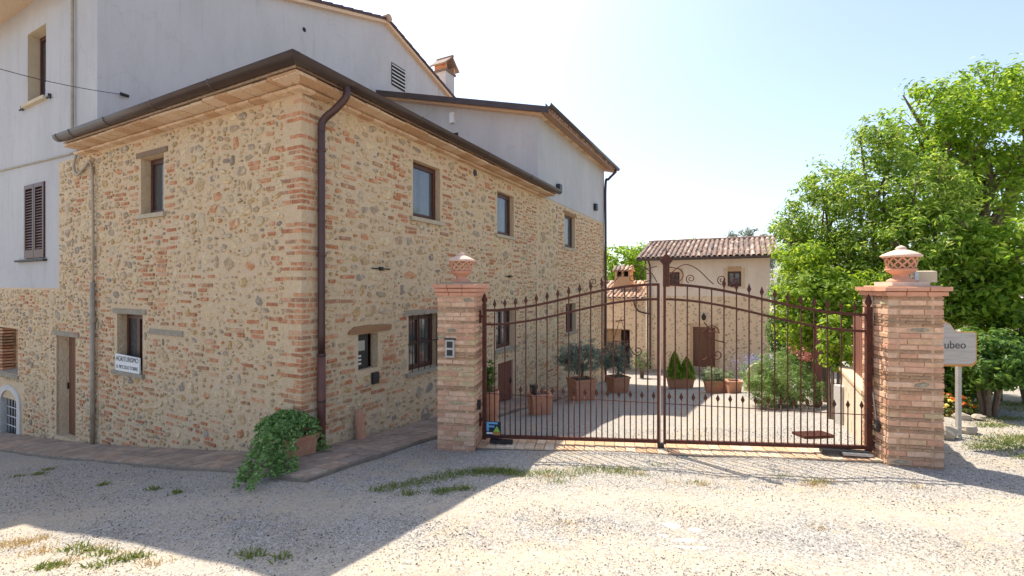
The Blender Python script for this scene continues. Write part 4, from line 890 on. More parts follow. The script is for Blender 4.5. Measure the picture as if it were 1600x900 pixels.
# ================================================================== writing
def text_mesh(body, size, m, parent, M, name='lettering'):
    cu_ = bpy.data.curves.new('t', 'FONT'); cu_.body = body; cu_.size = size; cu_.extrude = .001; cu_.align_x = 'CENTER'; cu_.align_y = 'CENTER'
    to = bpy.data.objects.new('t', cu_); COL.objects.link(to); dg = bpy.context.evaluated_depsgraph_get(); me = bpy.data.meshes.new_from_object(to.evaluated_get(dg)); bpy.data.objects.remove(to)
    me.materials.clear(); me.materials.append(MT[m]); o = bpy.data.objects.new(name, me); COL.objects.link(o); o.parent = parent
    o.matrix_local = Matrix.Translation(-ORG[parent.name])@M; return o
bs = thing('window_sign', 'white board lettered AGRITURISMO standing in the ground floor window', 'sign', (-.03, 4.6, .54), 'H')
part('board', MB().prism([(-.045, 4.14, .535), (-.045, 5.0, .535), (-.045, 5.0, .84), (-.045, 4.14, .815)], (.02, 0, 0)), 'white', bs)
MA = lambda s, z, off: Matrix.Translation((off, s, z))@Matrix.Rotation(-math.pi/2, 4, 'Z')@Matrix.Rotation(math.pi/2, 4, 'X')
text_mesh('AGRITURISMO', .125, 'ink', bs, MA(4.57, .755, -.0475)); text_mesh('IL PICCOLO TORRE', .088, 'ink', bs, MA(4.57, .61, -.0475))
# ================================================================== courtyard end: annex and lean-to
an = thing('annex', 'two-storey cottage with tiled roof, plank door and two little upper windows, across the courtyard', 'house', (2.8, 0, -2.4), 'N'); AW = 5.55
def nwall(parent, nm, m, a0, a1, z0, z1, holes, b=0, step=.8):
    w_ = wall_face('B', a0, a1, z0, z1, holes, plane=b, step=step, jit=.004); return part(nm, w_, m, parent)
AH = [(2.25, 3.24, -1.95, .03, .18)]; AU = [(1.14, 1.62, 2.1, 2.74, .16), (3.79, 4.37, 2.02, 2.74, .16)]
nwall(an, 'stone_wall', 'annexstone', 0, AW, -3.2, 1.55, AH); nwall(an, 'plaster_wall', 'plaster_w', 0, AW, 1.55, 3.42, AU)
part('side_walls', MB().box(-.0, .02, .02, 5.5, -3.2, 3.6).box(AW-.02, AW, .02, 5.5, -3.2, 3.6).box(0, AW, 5.45, 5.5, -3, 3.4), 'annexstone', an)
part('gable_fill', MB().prism([(0.02, .0, 3.42), (.02, 3.0, 4.35), (.02, 5.5, 3.42)], (AW-.04, 0, 0)), 'plaster_w', an)
dm = MB()
for i in range(13): dm.box(2.27, 3.22, .10, .13, -1.94+i*.151, -1.94+(i+1)*.151-.012)
dr = part('door', dm, 'door', an); part('door_backing', MB().box(2.25, 3.24, .135, .15, -1.95, .03), 'dark', dr); part('surround', MB().box(2.10, 2.25, -.03, .0, -1.95, .20).box(3.24, 3.39, -.03, .0, -1.95, .20).box(2.25, 3.24, -.03, 0, .03, .20), 'sillbrick', dr)
for k in range(3): part('step', MB().box(1.95-.12*k, 3.6+.12*k, -.35-.3*k, -.001-.3*k, -2.7, -1.97-.15*k), 'greystone', an)
for (a, b, c, d, _) in AU:
    w_ = window(an, 'B', a, b, c, d, dep=.12, leafs=2, sill='sillbrick', curtain=False, sillw=.06, muntin=True); part('surround', MB().box(a-.16, a, -.025, 0, c-.1, d+.16).box(b, b+.16, -.025, 0, c-.1, d+.16).box(a, b, -.025, 0, d, d+.22), 'sillbrick', w_)
part('wall_lantern', MB().lathe([(.02, .36), (.09, .42), (.11, .58), (.03, .68), (.01, .74)], 2.75, -.16, 8).box(2.73, 2.77, -.16, 0, .68, .71), 'darkiron', an)
part('plinth', MB().box(-3.2, AW+.1, -.22, -.01, -3.2, -2.22), 'greystone', an)
def tiled_roof(parent, a0, a1, b0, b1, z0, sl, name='roof', m='rooftile'):
    rf_ = part(name, MB().prism([(a0, b0, z0), (a0, b1, z0+sl*(b1-b0)), (a0, b1, z0+sl*(b1-b0)+.05), (a0, b0, z0+.05)], (a1-a0, 0, 0)), m, parent)
    pitch = .235; rows = int(math.hypot(b1-b0, sl*(b1-b0))/.36); n_ = int((a1-a0)/pitch); L = .42; base = coppo(.095, L, 6); far = []; ang = math.atan(sl); cnt = 0
    for i in range(n_+1):
        for j in range(rows):
            a = a0+.06+i*pitch; y = b0-.04+j*.36*math.cos(ang); z = z0+.04+sl*(y-b0)+.012
            if a > a1: continue
            if cnt < 295: inst('roof_tile', (COPPA if m == 'annextile' else COPPO), rf_, (a+random.gauss(0, .008), y, z), (ang+.03, 0, random.gauss(0, .03)), (1, .95, .95)); cnt += 1
            else:
                M = np.array(Euler((ang+.03, 0, random.gauss(0, .03))).to_matrix()); far.append((np.array(base.v)@M.T+np.array([a, y, z]), base.f))
    if far: part('more_tiles', (np.concatenate([v for v, f in far]), [tuple(i+k*len(base.v) for i in q) for k, (v, f) in enumerate(far) for q in f]), m, rf_, kind='stuff')
    return rf_
tr = tiled_roof(an, -.35, AW+.3, -.5, 3.0, 3.40, .31, m='annextile'); part('back_slope', MB().prism([(-.35, 3.0, 4.5), (-.35, 6.0, 3.4), (-.35, 6.0, 3.45), (-.35, 3.0, 4.55)], (AW+.65, 0, 0)), 'rooftile', tr)
part('ridge', MB().tube([(-.4+k*.4, 3.0, 4.56+(k % 2)*.015) for k in range(17)], .10, 8), 'rooftile', tr); part('verge', MB().prism([(-.40, -.55, 3.36), (-.40, 3.0, 4.46), (-.40, 3.0, 4.58), (-.40, -.55, 3.48)], (.06, 0, 0)), 'gutter', tr)
part('gutter', sweep(gutter_profile(.07), lambda o, z: (-.4, -.58-o, 3.38+z), lambda o, z: (AW+.35, -.58-o, 3.38+z)), 'gutter', an)
part('downpipe', MB().tube(bez([(.2, -.56, 3.34), (.2, -.4, 3.2), (.2, -.1, 2.9), (.2, -.08, 1), (.2, -.08, -2.4)], 5), .045, 8), 'pipe', an, True)
part('rain_branch', MB().tube(bez([(-.55, -.5, 1.30), (-.5, -.2, .9), (-.3, -.09, .7), (.2, -.09, .6)], 4), .04, 8), 'pipe', an, True)
le = thing('lean_to', 'low stone lean-to with tiled roof and an arched recess beside the annex', 'outbuilding', (-1.6, 0, -2.4), 'N')
nwall(le, 'wall', 'annexstone', -3.4, -.02, -3.2, 1.45, [(-2.7, -.85, -2.6, -.25, 1.5)]); part('recess_back', MB().box(-2.75, -.8, 1.5, 1.55, -2.8, .3), 'annexstone', le)
arc = MB()
for k in range(12):
    a0_, a1_ = math.pi*k/12, math.pi*(k+1)/12; arc.prism([(-1.775+math.cos(x)*q, -.03, -.25+math.sin(x)*q*.38) for x, q in ((a0_, .93), (a0_, 1.10), (a1_, 1.10), (a1_, .93))], (0, .1, 0))
part('arch_bricks', arc, 'sillbrick', le); part('dark_opening', MB().box(-1.65, -1.0, 1.44, 1.49, -2.3, -.45), 'dark', le)
part('end_wall', MB().box(-3.42, -3.40, 0, 3.2, -3.2, 1.6), 'annexstone', le); tiled_roof(le, -3.5, -.02, -.35, 3.0, 1.36, .28)
cm = thing('lean_to_chimney', 'squat brick chimney with open tiled cap on the lean-to roof', 'chimney', (-1.5, 1.5, 1.8), 'N')
part('stack', MB().prism([(-2.05, 1.1, 1.6), (-.95, 1.1, 1.6), (-1.08, 1.1, 2.55), (-1.92, 1.1, 2.55)], (0, .8, 0)), 'sillbrick', cm)
for a in (-1.92, -1.55, -1.18): part('pier', MB().box(a, a+.10, 1.12, 1.88, 2.55, 2.85), 'sillbrick', cm)
part('inner', MB().box(-1.85, -1.15, 1.45, 1.55, 2.55, 2.85), 'dark', cm); cs = part('cap', MB().prism([(-2.02, .98, 2.85), (-2.02, 1.5, 3.12), (-2.02, 2.0, 2.85)], (1.04, 0, 0)), 'sillbrick', cm)
for k in range(5): inst('cap_tile', COPPO, cs, (-1.93+k*.22, .90, 2.86), (.47, 0, 0), (1.05, 1.35, 1))

# ================================================================== name board, yard wall and fence beside the far pillar
nbp = at(1503, 600, 6.15); nb_z = gz(nbp[0], nbp[1])
nb = thing('name_board', 'grey painted wooden name board with orange edge, lettered Rubeo, on a post', 'sign', (nbp[0], nbp[1], nb_z))
x0 = nbp[0]; yb = nbp[1]; zz = lambda y: CZ+(HZ-y)/FPX*yb; xx = lambda x: (x-800)/FPX*yb
bp = [(1424, 572), (1518, 572), (1524, 566), (1524, 519), (1491, 518), (1483, 506), (1474, 501), (1462, 506), (1454, 518), (1424, 519)]
part('edge', MB().prism([(xx(x), yb-.02, zz(y)) for x, y in bp], (0, .035, 0)), 'orange', nb)
cx_, cy_ = sum(p[0] for p in bp)/len(bp), sum(p[1] for p in bp)/len(bp)
part('board', MB().prism([(xx(cx_+(x-cx_)*.95), yb-.026, zz(cy_+(y-cy_)*.92)) for x, y in bp], (0, .01, 0)), 'greywood', nb)
part('post', MB().box(xx(1499), xx(1504.5), yb+.016, yb+.06, nb_z-.1, zz(520)), 'greywood', nb)
text_mesh('Rubeo', .15, 'ink', nb, Matrix.Translation((xx(1484), yb-.028, zz(539)))@Matrix.Rotation(math.pi/2, 4, 'X'))
def seg_wall(name, p0, p1, th, z0, z1, m, label, cat, coping=None):
    a, b = Vector(p0), Vector(p1); d = (b-a).normalized(); n_ = Vector((-d.y, d.x))*th/2
    t = thing(name, label, cat, ((a.x+b.x)/2, (a.y+b.y)/2, min(z0)))
    def pr_(w_, za, zb, e=0):
        n2 = n_*w_; A, B = a-d*e, b+d*e
        q = [(A+n2, 0), (A-n2, 0), (B-n2, 1), (B+n2, 1)]
        return MB().add([(p.x, p.y, za[i]) for p, i in q]+[(p.x, p.y, zb[i]) for p, i in q], [(3, 2, 1, 0), (4, 5, 6, 7), (0, 1, 5, 4), (1, 2, 6, 5), (2, 3, 7, 6), (3, 0, 4, 7)])
    part('body', pr_(1, (z0[0]-.3, z0[1]-.3), z1), m, t)
    if coping: part('coping', pr_(1.25, z1, (z1[0]+.05, z1[1]+.05), .02), coping, t)
    return t
YA = F2W('G', 5.05, .26)[:2]; YB = (5.55, 7.35)
g0, g1 = gz(*YA), gz(*YB)
seg_wall('yard_wall', YA, YB, .26, (g0, g1), (.70, .70), 'yardwall', 'low sunlit stone wall with brick coping behind the brick pillar', 'wall', 'sillbrick')
fp = thing('board_fence', 'rust-red board fence panel standing on the low yard wall', 'fence', (5.4, 6.6, .75))
dv = Vector((YB[0]-YA[0], YB[1]-YA[1], 0)).normalized()
for k in range(11):
    c = Vector((YA[0], YA[1], 0))+dv*(.16+k*.135); part('board', MB().prism([(c.x-.01, c.y, .74), (c.x+dv.x*.12-.01, c.y+dv.y*.12, .74), (c.x+dv.x*.12-.01, c.y+dv.y*.12, 1.62+.02*(k % 3)), (c.x-.01, c.y, 1.62+.02*(k % 3))], (.03, -.01, 0)), 'rustwood', fp)
for z in (.95, 1.42): part('fence_rail', MB().tube([(YA[0]+.04, YA[1], z), (YB[0]+.04, YB[1], z)], .025, 6), 'rustwood', fp)
ep = ongz(1311, 663); 
seg_wall('yard_post', (ep.x-.02, ep.y), (ep.x+.14, ep.y+.02), .16, (ep.z, ep.z), (ep.z+.62, ep.z+.62), 'cream', 'pale squared stone post at the end of the low yard wall', 'post')
rp_ = ongz(1300, 640); solo('rusty_post', MB().box(rp_.x-.07, rp_.x+.05, rp_.y+.35, rp_.y+.43, rp_.z-.3, 1.35), 'rustwood', 'tall rust-brown timber post beside the rosemary bush', 'post')

# ================================================================== pots and planted things
def trough(name, label, px, py, wpx, hm, dm_=.4, rot=0, group=None, m='terracotta'):
    """terracotta box whose foot stands on the ground under photo pixel px, py"""
    p = ongz(px, py); wd = wpx/FPX*p.y; t = thing(name, label, 'planter', (p.x, p.y+dm_/2, p.z), 'W', group); a, b = wd/2*.86, wd/2; x, y, z = p.x, p.y+dm_/2, p.z-.02
    d0, d1 = dm_/2*.86, dm_/2; e = .03
    R_ = lambda X, Y: (x+X*math.cos(rot)-Y*math.sin(rot), y+X*math.sin(rot)+Y*math.cos(rot))
    ring_ = lambda A, D, Z: [(*R_(X, Y), Z) for X, Y in ((-A, -D), (A, -D), (A, D), (-A, D))]
    v = ring_(a, d0, z)+ring_(b, d1, z+hm-.05)+ring_(b+.02, d1+.02, z+hm-.05)+ring_(b+.02, d1+.02, z+hm)+ring_(b-e, d1-e, z+hm)+ring_(b-e, d1-e, z+hm-.05)
    f = [(3, 2, 1, 0)]+[(4*L+i, 4*L+(i+1) % 4, 4*L+4+(i+1) % 4, 4*L+4+i) for L in range(5) for i in range(4)]
    part('box', MB().add(v, f), m, t); part('soil', MB().add(ring_(b-e, d1-e, z+hm-.04), [(0, 1, 2, 3)]), 'soil', t); return t, Vector((x, y, z+hm)), wd
def foliage(name, parent, P_, N_, L, W_, m): return part(name, leaves(P_, N_, L, W_), m, parent, kind=None)
# olives in square pots
for px, py, w_, hpx, top, lab, seed in ((911, 627, 36, 34, 545, 'bushy grey-green olive in a square terracotta pot by the rear house wall', 1), (968, 614, 29, 25, 545, 'slender olive in a terracotta pot before the lean-to', 2)):
    q = ongz(px, py); t, c, wd = trough('olive_planter', 'square terracotta pot holding the '+('bushy olive' if seed == 1 else 'slender olive before the lean-to'), px, py, w_, hpx/FPX*q.y, w_/FPX*q.y*.9, .35, 'olive pots')
    ol = thing('olive_tree', lab, 'tree', (c.x, c.y, c.z-.05), 'W', 'potted olives'); H = (627-545)/FPX*q.y-.0 if seed == 1 else (614-545)/FPX*q.y
    H -= hpx/FPX*q.y*.6; s_ = H
    tr_ = MB().tube(bez([(c.x, c.y, c.z-.06), (c.x+.03*s_, c.y, c.z+.25*s_), (c.x-.02*s_, c.y, c.z+.5*s_)], 4), [.035]*8+[.02], 7)
    for k in range(9):
        a = k*2.4; tr_.tube(bez([(c.x, c.y, c.z+(.2+.03*k)*s_), (c.x+.2*math.cos(a)*s_, c.y+.2*math.sin(a)*s_, c.z+(.45+.04*k)*s_), (c.x+.36*math.cos(a)*s_, c.y+.36*math.sin(a)*s_, c.z+(.55+.04*k)*s_)], 3), [.014]*6+[.004], 5)
    part('trunk', tr_, 'bark', ol)
    P_, N_ = crown_points([(c.x, c.y, c.z+.55*s_, .58*s_, .5*s_, .45*s_), (c.x-.35*s_, c.y, c.z+.5*s_, .3*s_, .28*s_, .34*s_)], 120, 26, .12*s_, .35); foliage('crown', ol, P_, N_, .095, .022, 'olive')
# clipped conifers in a long trough
t, c, wd = trough('conifer_planter', 'long terracotta trough planted with two golden conifers before the annex door', 1066, 607, 40, .36, .36, -.2)
for dx, h, k in ((-.17, .88, 0), (.21, .70, 1)):
    p = Vector((c.x+dx, c.y-.1*dx, c.z-.05)); cf = thing('golden_conifer', 'taller golden-green cone conifer in the long trough' if k == 0 else 'shorter golden-green cone conifer in the long trough', 'conifer', p, 'W', 'potted conifers')
    part('trunk', MB().tube([p, p+Vector((0, 0, h*.8))], [.03, .008], 6), 'bark', cf)
    z = rng.random(4200)**.8; a = rng.random(4200)*2*np.pi; rr = .27*(1-z)**.7*(.45+.55*rng.random(4200)**.4)*(1+.22*np.sin(5*a+9*z)+.12*rng.normal(size=4200)); P_ = np.stack([p.x+rr*np.cos(a), p.y+rr*np.sin(a), p.z+.02+z*h], 1)
    N_ = np.stack([np.cos(a), np.sin(a), .5+0*a], 1)+rng.normal(size=(4200, 3))*.4; foliage('crown', cf, P_, N_, .085, .03, 'conifer')
t, c, wd = trough('grey_planter', 'terracotta trough of feathery grey-green plants', 1124, 614, 36, .34, .34, -.2)
gp = thing('grey_plant', 'feathery grey-green cushion plant spilling over the trough', 'plant', (c.x, c.y, c.z-.04)); P_, N_ = crown_points([(c.x-.12, c.y, c.z+.12, .36, .2, .24), (c.x+.22, c.y, c.z+.10, .28, .18, .2)], 120, 24, .09, .4); foliage('foliage', gp, P_, N_, .10, .012, 'greyplant')
trough('small_planter', 'short empty terracotta trough next to the feathery plants', 1151, 615, 20, .34, .32, -.2)
t, c, wd = trough('square_planter', 'square terracotta box with a black iron ring handle by the cellar door', 844, 649, 33, .42, .36, .3)
part('iron_stub', MB().lathe([(.05, c.z-.05), (.05, c.z+.10), (.085, c.z+.10), (.085, c.z+.17), (.03, c.z+.18)], c.x-.12, c.y-.05, 10), 'black', t)
pp = Vector(F2W('G', -.13, .75)); pp.z = gz(pp.x, pp.y)
tp = thing('tall_pot', 'tall terracotta pot behind the hinge post beside the stone house', 'pot', pp); part('body', MB().lathe([(.11, pp.z-.03), (.13, pp.z+.02), (.165, pp.z+.55), (.185, pp.z+.66), (.185, pp.z+.71), (.15, pp.z+.71), (.14, pp.z+.64)], pp.x, pp.y, 20), 'terracotta', tp, True); part('soil', MB().lathe([(.15, pp.z+.655), (.0, pp.z+.66)], pp.x, pp.y, 16, False), 'soil', tp)
pl_ = thing('pot_shrub', 'small dark green shrub growing in the tall pot', 'shrub', (pp.x, pp.y, pp.z+.65)); part('stem', MB().tube([(pp.x, pp.y, pp.z+.62), (pp.x, pp.y, pp.z+.95)], .012, 5), 'bark', pl_); P_, N_ = crown_points([(pp.x, pp.y, pp.z+.90, .13, .13, .26)], 40, 22, .06, .3); foliage('crown', pl_, P_, N_, .05, .024, 'shrub')
# trailing sedum at the house corner
sp_ = ongz(452, 716); rx, ry = sp_.x, sp_.y+.16
t, c, wd = trough('sedum_planter', 'terracotta box at the house corner overflowing with trailing sedum', 455, 722, 48, .34, .34, -.65)
sd = thing('trailing_sedum', 'green trailing sedum cascading from the terracotta box at the house corner', 'plant', (c.x, c.y, c.z-.05)); cent = []
def gl(x, y): return max(gz(x, y), (pave_z(*(np.array([x, y])-C0)@np.stack([dB, dA], 1)) if True else 0))
for _ in range(230):                                                  # cushion on top
    a = rng.random()*2*np.pi; q = rng.random()**.5; cent.append((c.x-.12+.40*q*math.cos(a), c.y-.02+.24*q*math.sin(a), c.z+.04+.20*(1-q*q)+.03*rng.normal()))
strands = [(400, 762), (385, 752), (372, 760), (420, 735), (405, 720), (440, 742), (455, 735), (470, 738), (395, 700), (408, 690), (432, 728), (500, 700), (512, 706), (505, 690), (388, 735), (378, 745), (415, 750), (398, 735), (425, 745), (410, 705)]
for (px, py) in strands:
    g_ = ongz(px, py, .03); 
    for rep_ in range(2):
        e_ = Vector((g_.x+rng.normal()*.045, g_.y+rng.normal()*.045, g_.z+.02)); s0 = Vector((c.x-.10+rng.normal()*.10, c.y+rng.normal()*.08, c.z+.14)); mid = s0.lerp(e_, .5)+Vector((0, 0, .17)); cv = bez([s0, mid, e_], 9)
        for p in cv: cent.append((p.x+rng.normal()*.018, p.y+rng.normal()*.018, max(p.z+rng.normal()*.012, gz(p.x, p.y)+.03)))
cent = np.array(cent); k = 15; d = rng.normal(size=(len(cent), k, 3)); d[..., 2] = np.abs(d[..., 2])*.8+.1; d /= np.linalg.norm(d, axis=2, keepdims=True)
k2 = .026+.02*rng.random((len(cent), 1, 1)); P_ = (cent[:, None]+d*k2).reshape(-1, 3); N_ = (d*.5+rng.normal(size=d.shape)*.5).reshape(-1, 3)
foliage('foliage', sd, P_, N_, .040, .028, 'sedum')
# roof tile leaning on the wall
lt = ongz(557, 686); lo_ = thing('leaning_tile', 'old curved roof tile stood on end against the stone wall', 'roof tile', H2W(.93, -.12, lt.z), 'W')
ct = coppo(.085, .46, 9); v = np.array(ct.v); v = np.stack([v[:, 0], -v[:, 2], v[:, 1]], 1); an_ = TH-math.pi/2+.0; v = v@np.array(Matrix.Rotation(-.12, 3, 'X')).T
rotm = np.array(Matrix.Rotation(TH, 3, 'Z')); v = v@rotm.T+np.array(H2W(.95, -.10, pave_z(.95, -.10)-.005)); part('tile', (v, ct.f), 'terracotta', lo_)
# rosemary, lavender, millstone, blossom
rb = ongz(1247, 641); ro_ = thing('rosemary_bush', 'large round rosemary bush at the edge of the sunlit courtyard', 'bush', rb); s_ = rb.y/FPX
c = Vector((rb.x, rb.y+.55, rb.z)); P_, N_ = crown_points([(c.x, c.y, c.z+40*s_, 50*s_, .6, 40*s_), (c.x+18*s_, c.y, c.z+28*s_, 40*s_, .55, 32*s_), (c.x-28*s_, c.y, c.z+26*s_, 30*s_, .5, 30*s_)], 420, 34, .11, .6); N_[:, 2] += 0
part('stems', MB().tube([(c.x, c.y, c.z-.05), (c.x+.05, c.y, c.z+.5)], .03, 6), 'bark', ro_); foliage('foliage', ro_, P_, N_, .085, .012, 'rosemary')
lv_ = ongz(1206, 600); la_ = thing('lavender_bush', 'pale lavender in flower between the millstone and the rosemary', 'bush', lv_); n = 900
base = np.array([lv_.x, lv_.y+.3, lv_.z])+rng.normal(size=(n, 3))*np.array([.35, .25, 0]); dr_ = rng.normal(size=(n, 3))*.35+np.array([0, 0, 1]); dr_ /= np.linalg.norm(dr_, axis=1, keepdims=True); ln = .5+.5*rng.random((n, 1))
tipp = base+dr_*ln; a_ = np.cross(dr_, rng.normal(size=(n, 3))); a_ /= np.linalg.norm(a_, axis=1, keepdims=True)
part('stems', (np.stack([base-a_*.006, base+a_*.006, tipp], 1).reshape(-1, 3), np.arange(n*3).reshape(-1, 3)), 'greyplant', la_); P_ = (tipp[:, None]-dr_[:, None]*np.linspace(0, .14, 5)[None, :, None]).reshape(-1, 3); foliage('flowers', la_, P_, rng.normal(size=P_.shape), .045, .03, 'lavender')
ms = ongz(1186, 610); mst = MB(); n = 22; mst.prism([(ms.x+.36*math.cos(2*math.pi*k/n), ms.y, ms.z+.40+.36*math.sin(2*math.pi*k/n)) for k in range(n)], (.05, .13, 0)); mt = thing('millstone', 'round grey millstone propped upright beside the lavender', 'millstone', ms); part('disc', mst, 'rock', mt); part('foot', MB().box(ms.x-.3, ms.x+.45, ms.y-.03, ms.y+.25, ms.z-.05, ms.z+.07), 'rock', mt)
def bush(name, label, px, py, Y, rx, ry, rz_, m, L, W_, ncl, per, cr, cat='bush', group=None, lift=0):
    p = at(px, py, Y); g_ = gz(p[0], p[1]); t = thing(name, label, cat, (p[0], p[1], g_), 'W', group); P_, N_ = crown_points([(p[0], p[1], p[2], rx, ry, rz_), (p[0]+rx*.4, p[1]-.1, p[2]-rz_*.25, rx*.6, ry*.7, rz_*.7), (p[0]-rx*.45, p[1], p[2]-rz_*.15, rx*.55, ry*.7, rz_*.7)], ncl, per, cr, .5)
    P_[:, 2] = np.maximum(P_[:, 2], g_+.03)
    st = MB()
    for k in range(5): a = k*1.3; st.tube([(p[0]+.05*math.cos(a), p[1]+.05*math.sin(a), g_-.1), (p[0]+rx*.4*math.cos(a), p[1]+ry*.4*math.sin(a), p[2])], [.035, .012], 5)
    part('stems', st, 'bark', t); foliage('foliage', t, P_, N_, L, W_, m); return t
bush('blossom_shrub', 'shrub with salmon-pink young leaves behind the rosemary', 1272, 543, 12.5, .62, .5, .36, 'pink', .09, .045, 130, 26, .14)
bush('dark_bush', 'dark green bush beneath the salmon-pink shrub', 1255, 562, 12.9, .8, .5, .45, 'shrub', .08, .04, 130, 26, .15)
bush('house_shrub', 'dark green shrub at the corner of the annex wall', 1176, 580, 17.5, .4, .4, .5, 'shrub', .10, .05, 60, 24, .14)
bush('wall_plant', 'small potted green plant by the lean-to recess', 1003, 563, 20.5, .35, .3, .4, 'greyplant', .10, .04, 45, 22, .13)

# ================================================================== flower bed with rocks beyond the pillar
def rock(px, py, rx_, ry_, rz_, lab, seed):
    p = ongz(px, py); r = np.random.default_rng(seed); mb = MB(); nu, nv = 9, 6; k_ = r.normal(size=(3, 3))
    for j in range(nv+1):
        for i in range(nu):
            a, b = 2*math.pi*i/nu, math.pi*j/nv; d_ = np.array([math.cos(a)*math.sin(b), math.sin(a)*math.sin(b), math.cos(b)]); q = 1+.14*math.sin(d_@k_[0]*3)+.10*math.sin(d_@k_[1]*5+1); mb.v.append((p.x+d_[0]*rx_*q, p.y+ry_+d_[1]*ry_*q, p.z+rz_*.55+d_[2]*rz_*q))
    for j in range(nv):
        for i in range(nu): mb.f.append((j*nu+i, j*nu+(i+1) % nu, (j+1)*nu+(i+1) % nu, (j+1)*nu+i))
    return solo('bed_rock', mb, 'rock', lab, 'rock', 'rocks edging the flower bed')
rock(1490, 690, .16, .13, .13, 'dark rounded rock at the foot of the flowers next to the pillar', 1); rock(1520, 679, .15, .12, .09, 'largest tan rock edging the flower bed', 2); rock(1512, 658, .13, .1, .07, 'flat pale rock under the orange flowers', 3); rock(1537, 658, .09, .08, .06, 'small pale rock at the outer end of the flower bed', 4)
fb = ongz(1508, 652); fbt = thing('flower_clump', 'clump of orange and yellow flowers beside the brick pillar', 'flowers', fb); blob = [(fb.x-.05, fb.y+.2, fb.z+.13, .26, .22, .17), (fb.x+.14, fb.y+.25, fb.z+.10, .22, .2, .14)]
P_, N_ = crown_points(blob, 110, 22, .07, .5); P_[:, 2] = np.maximum(P_[:, 2], fb.z+.01); foliage('foliage', fbt, P_, N_, .05, .026, 'grass')
for nm, m, nn in (('orange_flowers', 'flower_o', 60), ('yellow_flowers', 'flower_y', 65)):
    P_, N_ = crown_points(blob, nn, 9, .022, .97); P_[:, 2] += .03; foliage(nm, fbt, P_, N_+np.array([0, -.6, .6]), .040, .036, m)['kind'] = 'stuff'
# ================================================================== trees
def tree(name, label, base, blobs, m, L, W_, ncl, per, cr, limbs=10, tr=.12, shell=.5, group=None):
    """blobs: photo pixel x, y, distance, then radii in metres"""
    B = [(*at(x, y, Y), a, b, c_) for x, y, Y, a, b, c_ in blobs]; bz = gz(base[0], base[1]); t = thing(name, label, 'tree', (base[0], base[1], bz), 'W', group)
    cz2 = sum(b[2] for b in B)/len(B); cxy = Vector((sum(b[0] for b in B)/len(B), sum(b[1] for b in B)/len(B), 0))
    fork = Vector((base[0]*.6+cxy.x*.4, base[1]*.6+cxy.y*.4, bz+(cz2-bz)*.42)); mb = MB().tube(bez([(base[0], base[1], bz-.2), (base[0]*.85+fork.x*.15, base[1]*.85+fork.y*.15, bz+(fork.z-bz)*.5), fork], 5), [tr*1.25]+[tr]*9+[tr*.8], 9)
    part('trunk', mb, 'bark', t, True); lm = MB()
    for k in range(limbs):
        b = B[k % len(B)]; d_ = rng.normal(size=3); d_ /= np.linalg.norm(d_); e_ = Vector((b[0]+d_[0]*b[3]*.85, b[1]+d_[1]*b[4]*.85, b[2]+d_[2]*b[5]*.85)); mid = fork.lerp(Vector(b[:3]), .6)+Vector(rng.normal(size=3)*.15)
        pts = bez([fork-Vector((0, 0, .1)), mid, e_], 6); nn = len(pts); lm.tube(pts, [tr*.55*(1-i/nn)+.010 for i in range(nn)], 6)
        for _ in range(3):
            q = pts[int(nn*rng.uniform(.45, .9))]; e2 = q+Vector(rng.normal(size=3)*.28*b[3]); lm.tube([q, q.lerp(e2, .5)+Vector((0, 0, .06)), e2], [.016, .011, .005], 5)
    part('limbs', lm, 'bark', t, True); P_, N_ = crown_points(B, ncl, per, cr, shell); P_[:, 2] = np.maximum(P_[:, 2], gz_arr(P_[:, 0], P_[:, 1])+.05); foliage('crown', t, P_, N_, L*(.7+.6*rng.random(len(P_))), W_*(.7+.6*rng.random(len(P_))), m); return t
tree('walnut_tree', 'big spreading broadleaf tree with bare twigs at its top, behind the name board', (13.0, 12.6), [(1560, 205, 12.5, 2.2, 2.0, 1.7), (1470, 190, 12.5, 1.3, 1.4, 1.0), (1600, 330, 12.3, 2.0, 1.8, 1.8), (1480, 290, 12.8, 1.5, 1.4, 1.5), (1430, 220, 12.6, .8, .9, .9), (1620, 150, 12.5, 1.3, 1.4, .9), (1540, 140, 12.5, 1.3, 1.2, .6), (1450, 145, 12.5, .75, .8, .35)], 'walnut', .145, .072, 760, 28, .33, 18, .20, .42)
wt = bpy.data.objects['walnut_tree']
for (x0_, y0_), (x1_, y1_), (x2_, y2_) in (((1545, 150), (1538, 125), (1541, 100)), ((1538, 128), (1530, 118), (1528, 108)), ((1552, 140), (1552, 120), (1555, 100)), ((1450, 165), (1470, 140), (1478, 122)), ((1430, 175), (1440, 150), (1435, 138)), ((1470, 160), (1480, 150), (1490, 132))):
    part('bare_twig', MB().tube([at(x0_, y0_, 12.3), at(x1_, y1_, 12.3), at(x2_, y2_, 12.3)], [.022, .014, .006], 5), 'bark', wt)
tree('laurel_tree', 'tall narrow bay laurel beside the spreading tree, above the brick pillar', at(1378, 600, 10.2)[:2], [(1372, 230, 10.2, .50, .5, .65), (1372, 300, 10.2, .72, .7, .9), (1385, 390, 10.2, .95, .8, 1.1), (1362, 470, 10.3, .9, .8, 1.0), (1378, 540, 10.3, .9, .7, .8)], 'laurel', .12, .042, 560, 30, .24, 8, .08, .5, 'laurels behind the gate')
tree('laurel_tree', 'shorter bay laurel with a pale tip, nearest the annex roof', at(1290, 600, 11.5)[:2], [(1290, 290, 11.5, .62, .6, .6), (1275, 350, 11.5, 1.0, .8, .9), (1310, 420, 11.5, 1.0, .9, 1.0), (1262, 420, 11.6, .68, .8, .9), (1238, 362, 11.4, .45, .5, .32)], 'laurel', .12, .042, 520, 30, .25, 8, .08, .5, 'laurels behind the gate')
